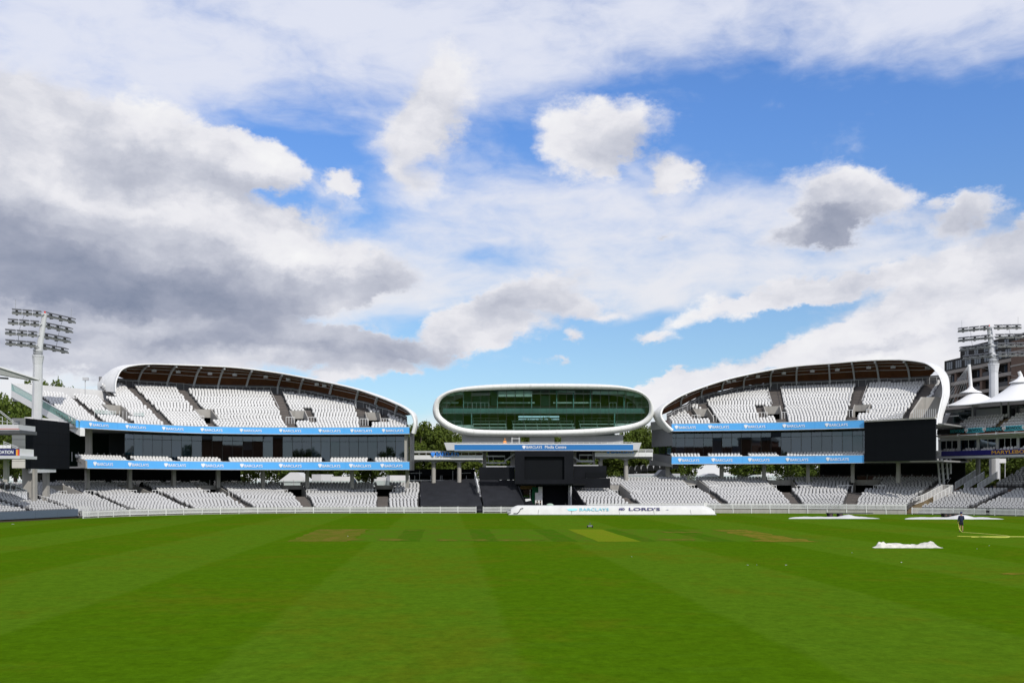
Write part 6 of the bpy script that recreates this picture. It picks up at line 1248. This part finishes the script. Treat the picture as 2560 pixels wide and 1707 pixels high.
def person(label, loc, rz, top, legs, skincol, cap=None, long_legs=False, arms=None, hair=(.03, .02, .015), shoes=(.02, .02, .022), scale=1.0):
    t = thing('person', label, 'person', loc); t.rotation_euler = (0, 0, rz); t.scale = (scale,)*3
    SK = mat('skin %.2f' % skincol[0], skincol, .55, var=.05, spec=.3); TP = mat('top %s' % str(top), top, .85, var=.12, scale=6); LG = mat('legwear %s' % str(legs), legs, .85, var=.12, scale=6)
    arms = arms or {-1: ((-.24, .0, 1.15), (-.27, -.03, .90)), 1: ((.24, .0, 1.15), (.25, -.10, .92))}
    V = [(0, 0, .95), (0, 0, 1.15), (0, .01, 1.38), (0, .0, 1.50), (0, -.02, 1.60), (0, -.02, 1.72)]; E = [(0, 1), (1, 2), (2, 3), (3, 4), (4, 5)]; R = [(.15, .11), (.13, .10), (.15, .10), (.058, .06), (.075, .095), (.075, .09)]
    for sd in (-1, 1):
        a = len(V); V += [(sd*.17, 0, 1.43), arms[sd][0], arms[sd][1]]; R += [.058, .044, .030]; E += [(2, a), (a, a+1), (a+1, a+2)]
        d = Vector(arms[sd][1])-Vector(arms[sd][0]); hand_chain(V, E, R, a+2, d, (0, 1, 0) if abs(d.normalized().y) < .7 else (0, 0, 1), (-sd, 0, 0))
        a = len(V); V += [(sd*.095, 0, .88), (sd*.11, -.01, .48), (sd*.115, .02, .09), (sd*.125, -.13, .035)]; R += [.085, .056, .038, (.036, .028)]; E += [(0, a), (a, a+1), (a+1, a+2), (a+2, a+3)]
    body = skin('body', V, E, R, SK, t)
    V = [(0, 0, .86), (0, 0, 1.12), (0, .01, 1.38), (0, 0, 1.47)]; E = [(0, 1), (1, 2), (2, 3)]; R = [(.20, .165), (.185, .15), (.185, .125), (.085, .085)]
    for sd in (-1, 1): a = len(V); e, w = Vector(arms[sd][0]), Vector(arms[sd][1]); V += [(sd*.18, 0, 1.42), tuple(e), tuple(e.lerp(w, .9))]; R += [.078, .062, .048]; E += [(2, a), (a, a+1), (a+1, a+2)]
    skin('jacket', V, E, R, TP, t)
    V = [(0, 0, 1.02), (0, 0, .84)]; E = [(0, 1)]; R = [(.18, .15), (.185, .15)]
    for sd in (-1, 1):
        a = len(V); kn = .50 if not long_legs else .12; V += [(sd*.10, 0, .74), (sd*.112, -.005, .55 if not long_legs else .48)]; R += [(.10, .105), (.088, .095) if not long_legs else .072]; E += [(1, a), (a, a+1)]
        if long_legs: V.append((sd*.115, .02, .10)); R.append(.058); E.append((a+1, a+2))
    skin('trousers' if long_legs else 'shorts', V, E, R, LG, t)
    for sd in (-1, 1): skin('shoe', [(sd*.115, .05, .06), (sd*.12, -.06, .045), (sd*.125, -.19, .035)], [(0, 1), (1, 2)], [(.05, .055), (.05, .045), (.042, .03)], mat('shoe %s' % str(shoes), shoes, .6), t, 1)
    m = MB(); hc = Vector((0, -.015, 1.69)); rg = [[hc+Vector((math.cos(a)*.098*s, math.sin(a)*.112*s, z)) for a in np.linspace(0, 2*math.pi, 18, endpoint=False)] for s, z in ((1.0, -.03), (1.04, .02), (.95, .09), (.6, .135), (.1, .15))]; m.loft([[tuple(p+ROOT[t.name]) for p in r] for r in rg], True, True); cp = m.build('cap' if cap else 'hair', mat('headwear %s' % str(cap or hair), cap or hair, .8), t, smooth=True)
    if cap: m = MB(); m.prism([ROOT[t.name]+hc+Vector((math.cos(a)*.095, -.06-abs(math.sin(a))*.13, -.02)) for a in np.linspace(math.pi, 2*math.pi, 9)], (0, 0, .015)); m.build('peak', MATS['headwear %s' % str(cap)], cp)
    for sd in (-1, 1): skin('ear', [(sd*.088, -.01, 1.63), (sd*.098, 0, 1.66)], [(0, 1)], [.014, .014], SK, t, 1)
    skin('nose', [(0, -.115, 1.63), (0, -.135, 1.605)], [(0, 1)], [.010, .013], SK, t, 1)
    for sd in (-1, 1): m = MB(); m.box((sd*.035-.012, -.118, 1.648), (sd*.035+.012, -.108, 1.66)); m.v = [tuple(Vector(p)+ROOT[t.name]) for p in m.v]; m.build('eye', DARKG, t)
    m = MB(); m.box((-.022, -.116, 1.562), (.022, -.106, 1.570)); m.v = [tuple(Vector(p)+ROOT[t.name]) for p in m.v]; m.build('mouth', mat('lip', (.35, .12, .10), .5), t)
    return t
# the local face looks along -Y; rz = pi turns it away from the camera
person('person in navy jacket, shorts and cap standing with the yellow hose', pe, math.pi-.25, (.006, .011, .048), (.004, .006, .020), (.45, .24, .15), cap=(.02, .025, .11), arms={1: ((.25, .03, 1.16), (.265, -.02, .88)), -1: ((-.24, -.04, 1.17), (-.16, -.26, 1.10))}, scale=1.0)
person('person in dark clothes standing in the tunnel beside the white cabinet', GP(1343, 1281.5), .3, (.012, .012, .014), (.012, .012, .016), (.35, .2, .14), long_legs=True)
person('person in dark clothes in the tunnel, turned towards a colleague', GP(1351, 1281), 1.4, (.014, .013, .014), (.010, .011, .014), (.30, .17, .12), long_legs=True)
person('person in orange behind the blue board of the pod balcony', (PXW(1262, YB+1.2), YB+1.2, zy(1125, YB)+.05), .2, (.85, .30, .04), (.02, .02, .03), (.35, .2, .14), long_legs=True, cap=(.75, .28, .05))
# travelling sprinkler
sp = thing('travelling_sprinkler', 'small dark four-wheeled sprinkler standing on the grass behind the yellow strip', 'sprinkler', GP(1475, 1318.5)); b = ROOT[sp.name]
for sx in (-.24, .24):
    for sy in (-.15, .15): wheel(sp, b+Vector((sx, sy, .12)), .12, .07, (1, 0, 0))
m = MB(); m.box((b.x-.22, b.y-.13, .12), (b.x+.22, b.y+.13, .24)); m.build('body', mat('machine grey', (.22, .23, .27), .4), sp); m = MB(); m.tube(b+Vector((0, 0, .24)), b+Vector((0, 0, .46)), .03); m.build('riser', DARKG, sp); m = MB(); m.bar(b+Vector((-.10, 0, .42)), b+Vector((.10, 0, .46)), .04); m.build('spray_arm', DARKG, sp)
rs = random.Random(4)
for (x, y) in ((33, 1310), (870, 1340.5), (1893, 1413), (1869, 1413), (1966, 1413), (2130, 1382), (2253, 1406), (2443, 1372), (2473, 1364), (1580, 1392), (148, 1297)):
    p = GP(x, y); s = .07 if y > 1330 else .20; m = MB(); m.add([p+Vector((math.cos(a)*s*rs.uniform(.6, 1), math.sin(a)*s*.7, .02+.03*rs.random())) for a in np.linspace(0, 5.3, 7)], [tuple(range(7))]); m.f.append((0, 1, 2)); o = m.build('paper_scrap', WHITE, None, origin=p, fix=False); tag(o, 'tiny white scrap lying on the open grass', 'scrap', 'scraps on the outfield')
# ------------------------------------------------------------------ the pavilion behind the viewpoint (seen only as reflections in the glass)
pv = thing('pavilion', 'long terracotta brick pavilion with two end towers facing the pod across the field', 'building', (0, -24, 0))
TERRA = mat('terracotta brick', (.20, .085, .05), .85, var=.2, scale=.6)
def vbox(name, xa, xb, ya, yb, za, zb, m): q = MB(); q.box((xa, ya, za), (xb, yb, zb)); return q.build(name, m, pv)
vbox('lower_storey', -38, 38, -30, -14, 0, 6.5, TERRA); vbox('upper_storey', -38, 38, -30, -19, 6.5, 13.5, TERRA); vbox('roof_terrace', -26, 26, -30, -22, 13.5, 16.5, TERRA)
for x in (-32, 32):
    vbox('tower', x-6, x+6, -30, -15, 6.5, 18.5, TERRA); q = MB(); c = Vector((x, -22.5, 18.5)); q.add([c+Vector((-6.5, -8, 0)), c+Vector((6.5, -8, 0)), c+Vector((6.5, 8, 0)), c+Vector((-6.5, 8, 0)), c+Vector((-2.5, -3, 4)), c+Vector((2.5, -3, 4)), c+Vector((2.5, 3, 4)), c+Vector((-2.5, 3, 4))], [(0, 1, 5, 4), (1, 2, 6, 5), (2, 3, 7, 6), (3, 0, 4, 7), (4, 5, 6, 7)]); q.build('tower_roof', mat('slate roof', (.06, .06, .065), .7), pv)
for k in range(15):
    x = -25+k*3.6; vbox('window', x-1.2, x+1.2, -18.98, -18.9, 7.6, 12.2, WIN); vbox('sill', x-1.4, x+1.4, -18.95, -18.7, 7.3, 7.5, STONE)
vbox('balustrade', -38, 38, -14.2, -13.9, 6.5, 7.4, STONE)
for i, (x, yy, zt_, r) in enumerate(((-62, -20, 17, 8), (-80, -10, 18, 9), (62, -22, 16, 8), (82, -8, 18, 9), (-104, 10, 17, 9), (104, 14, 17, 9))):
    t = thing('broadleaf_tree', ('tall tree beside the pavilion tower', 'wide tree along the side road', 'tree close to the far pavilion tower', 'broad tree past the pavilion', 'tree behind the side terrace', 'tree outside the side wall')[i], 'tree', (x, yy, 0), 'trees around the pavilion'); o = link('crown', CROWNS[i % 3], t, (0, 0, zt_*.58)); o.scale = (r, r, zt_*.45)
    m = MB(); b = Vector((x, yy, 0)); m.path([b, b+Vector((.1, 0, zt_*.3)), b+Vector((0, .1, zt_*.7))], [.5, .4, .2], 9); m.build('trunk', BARK, t)
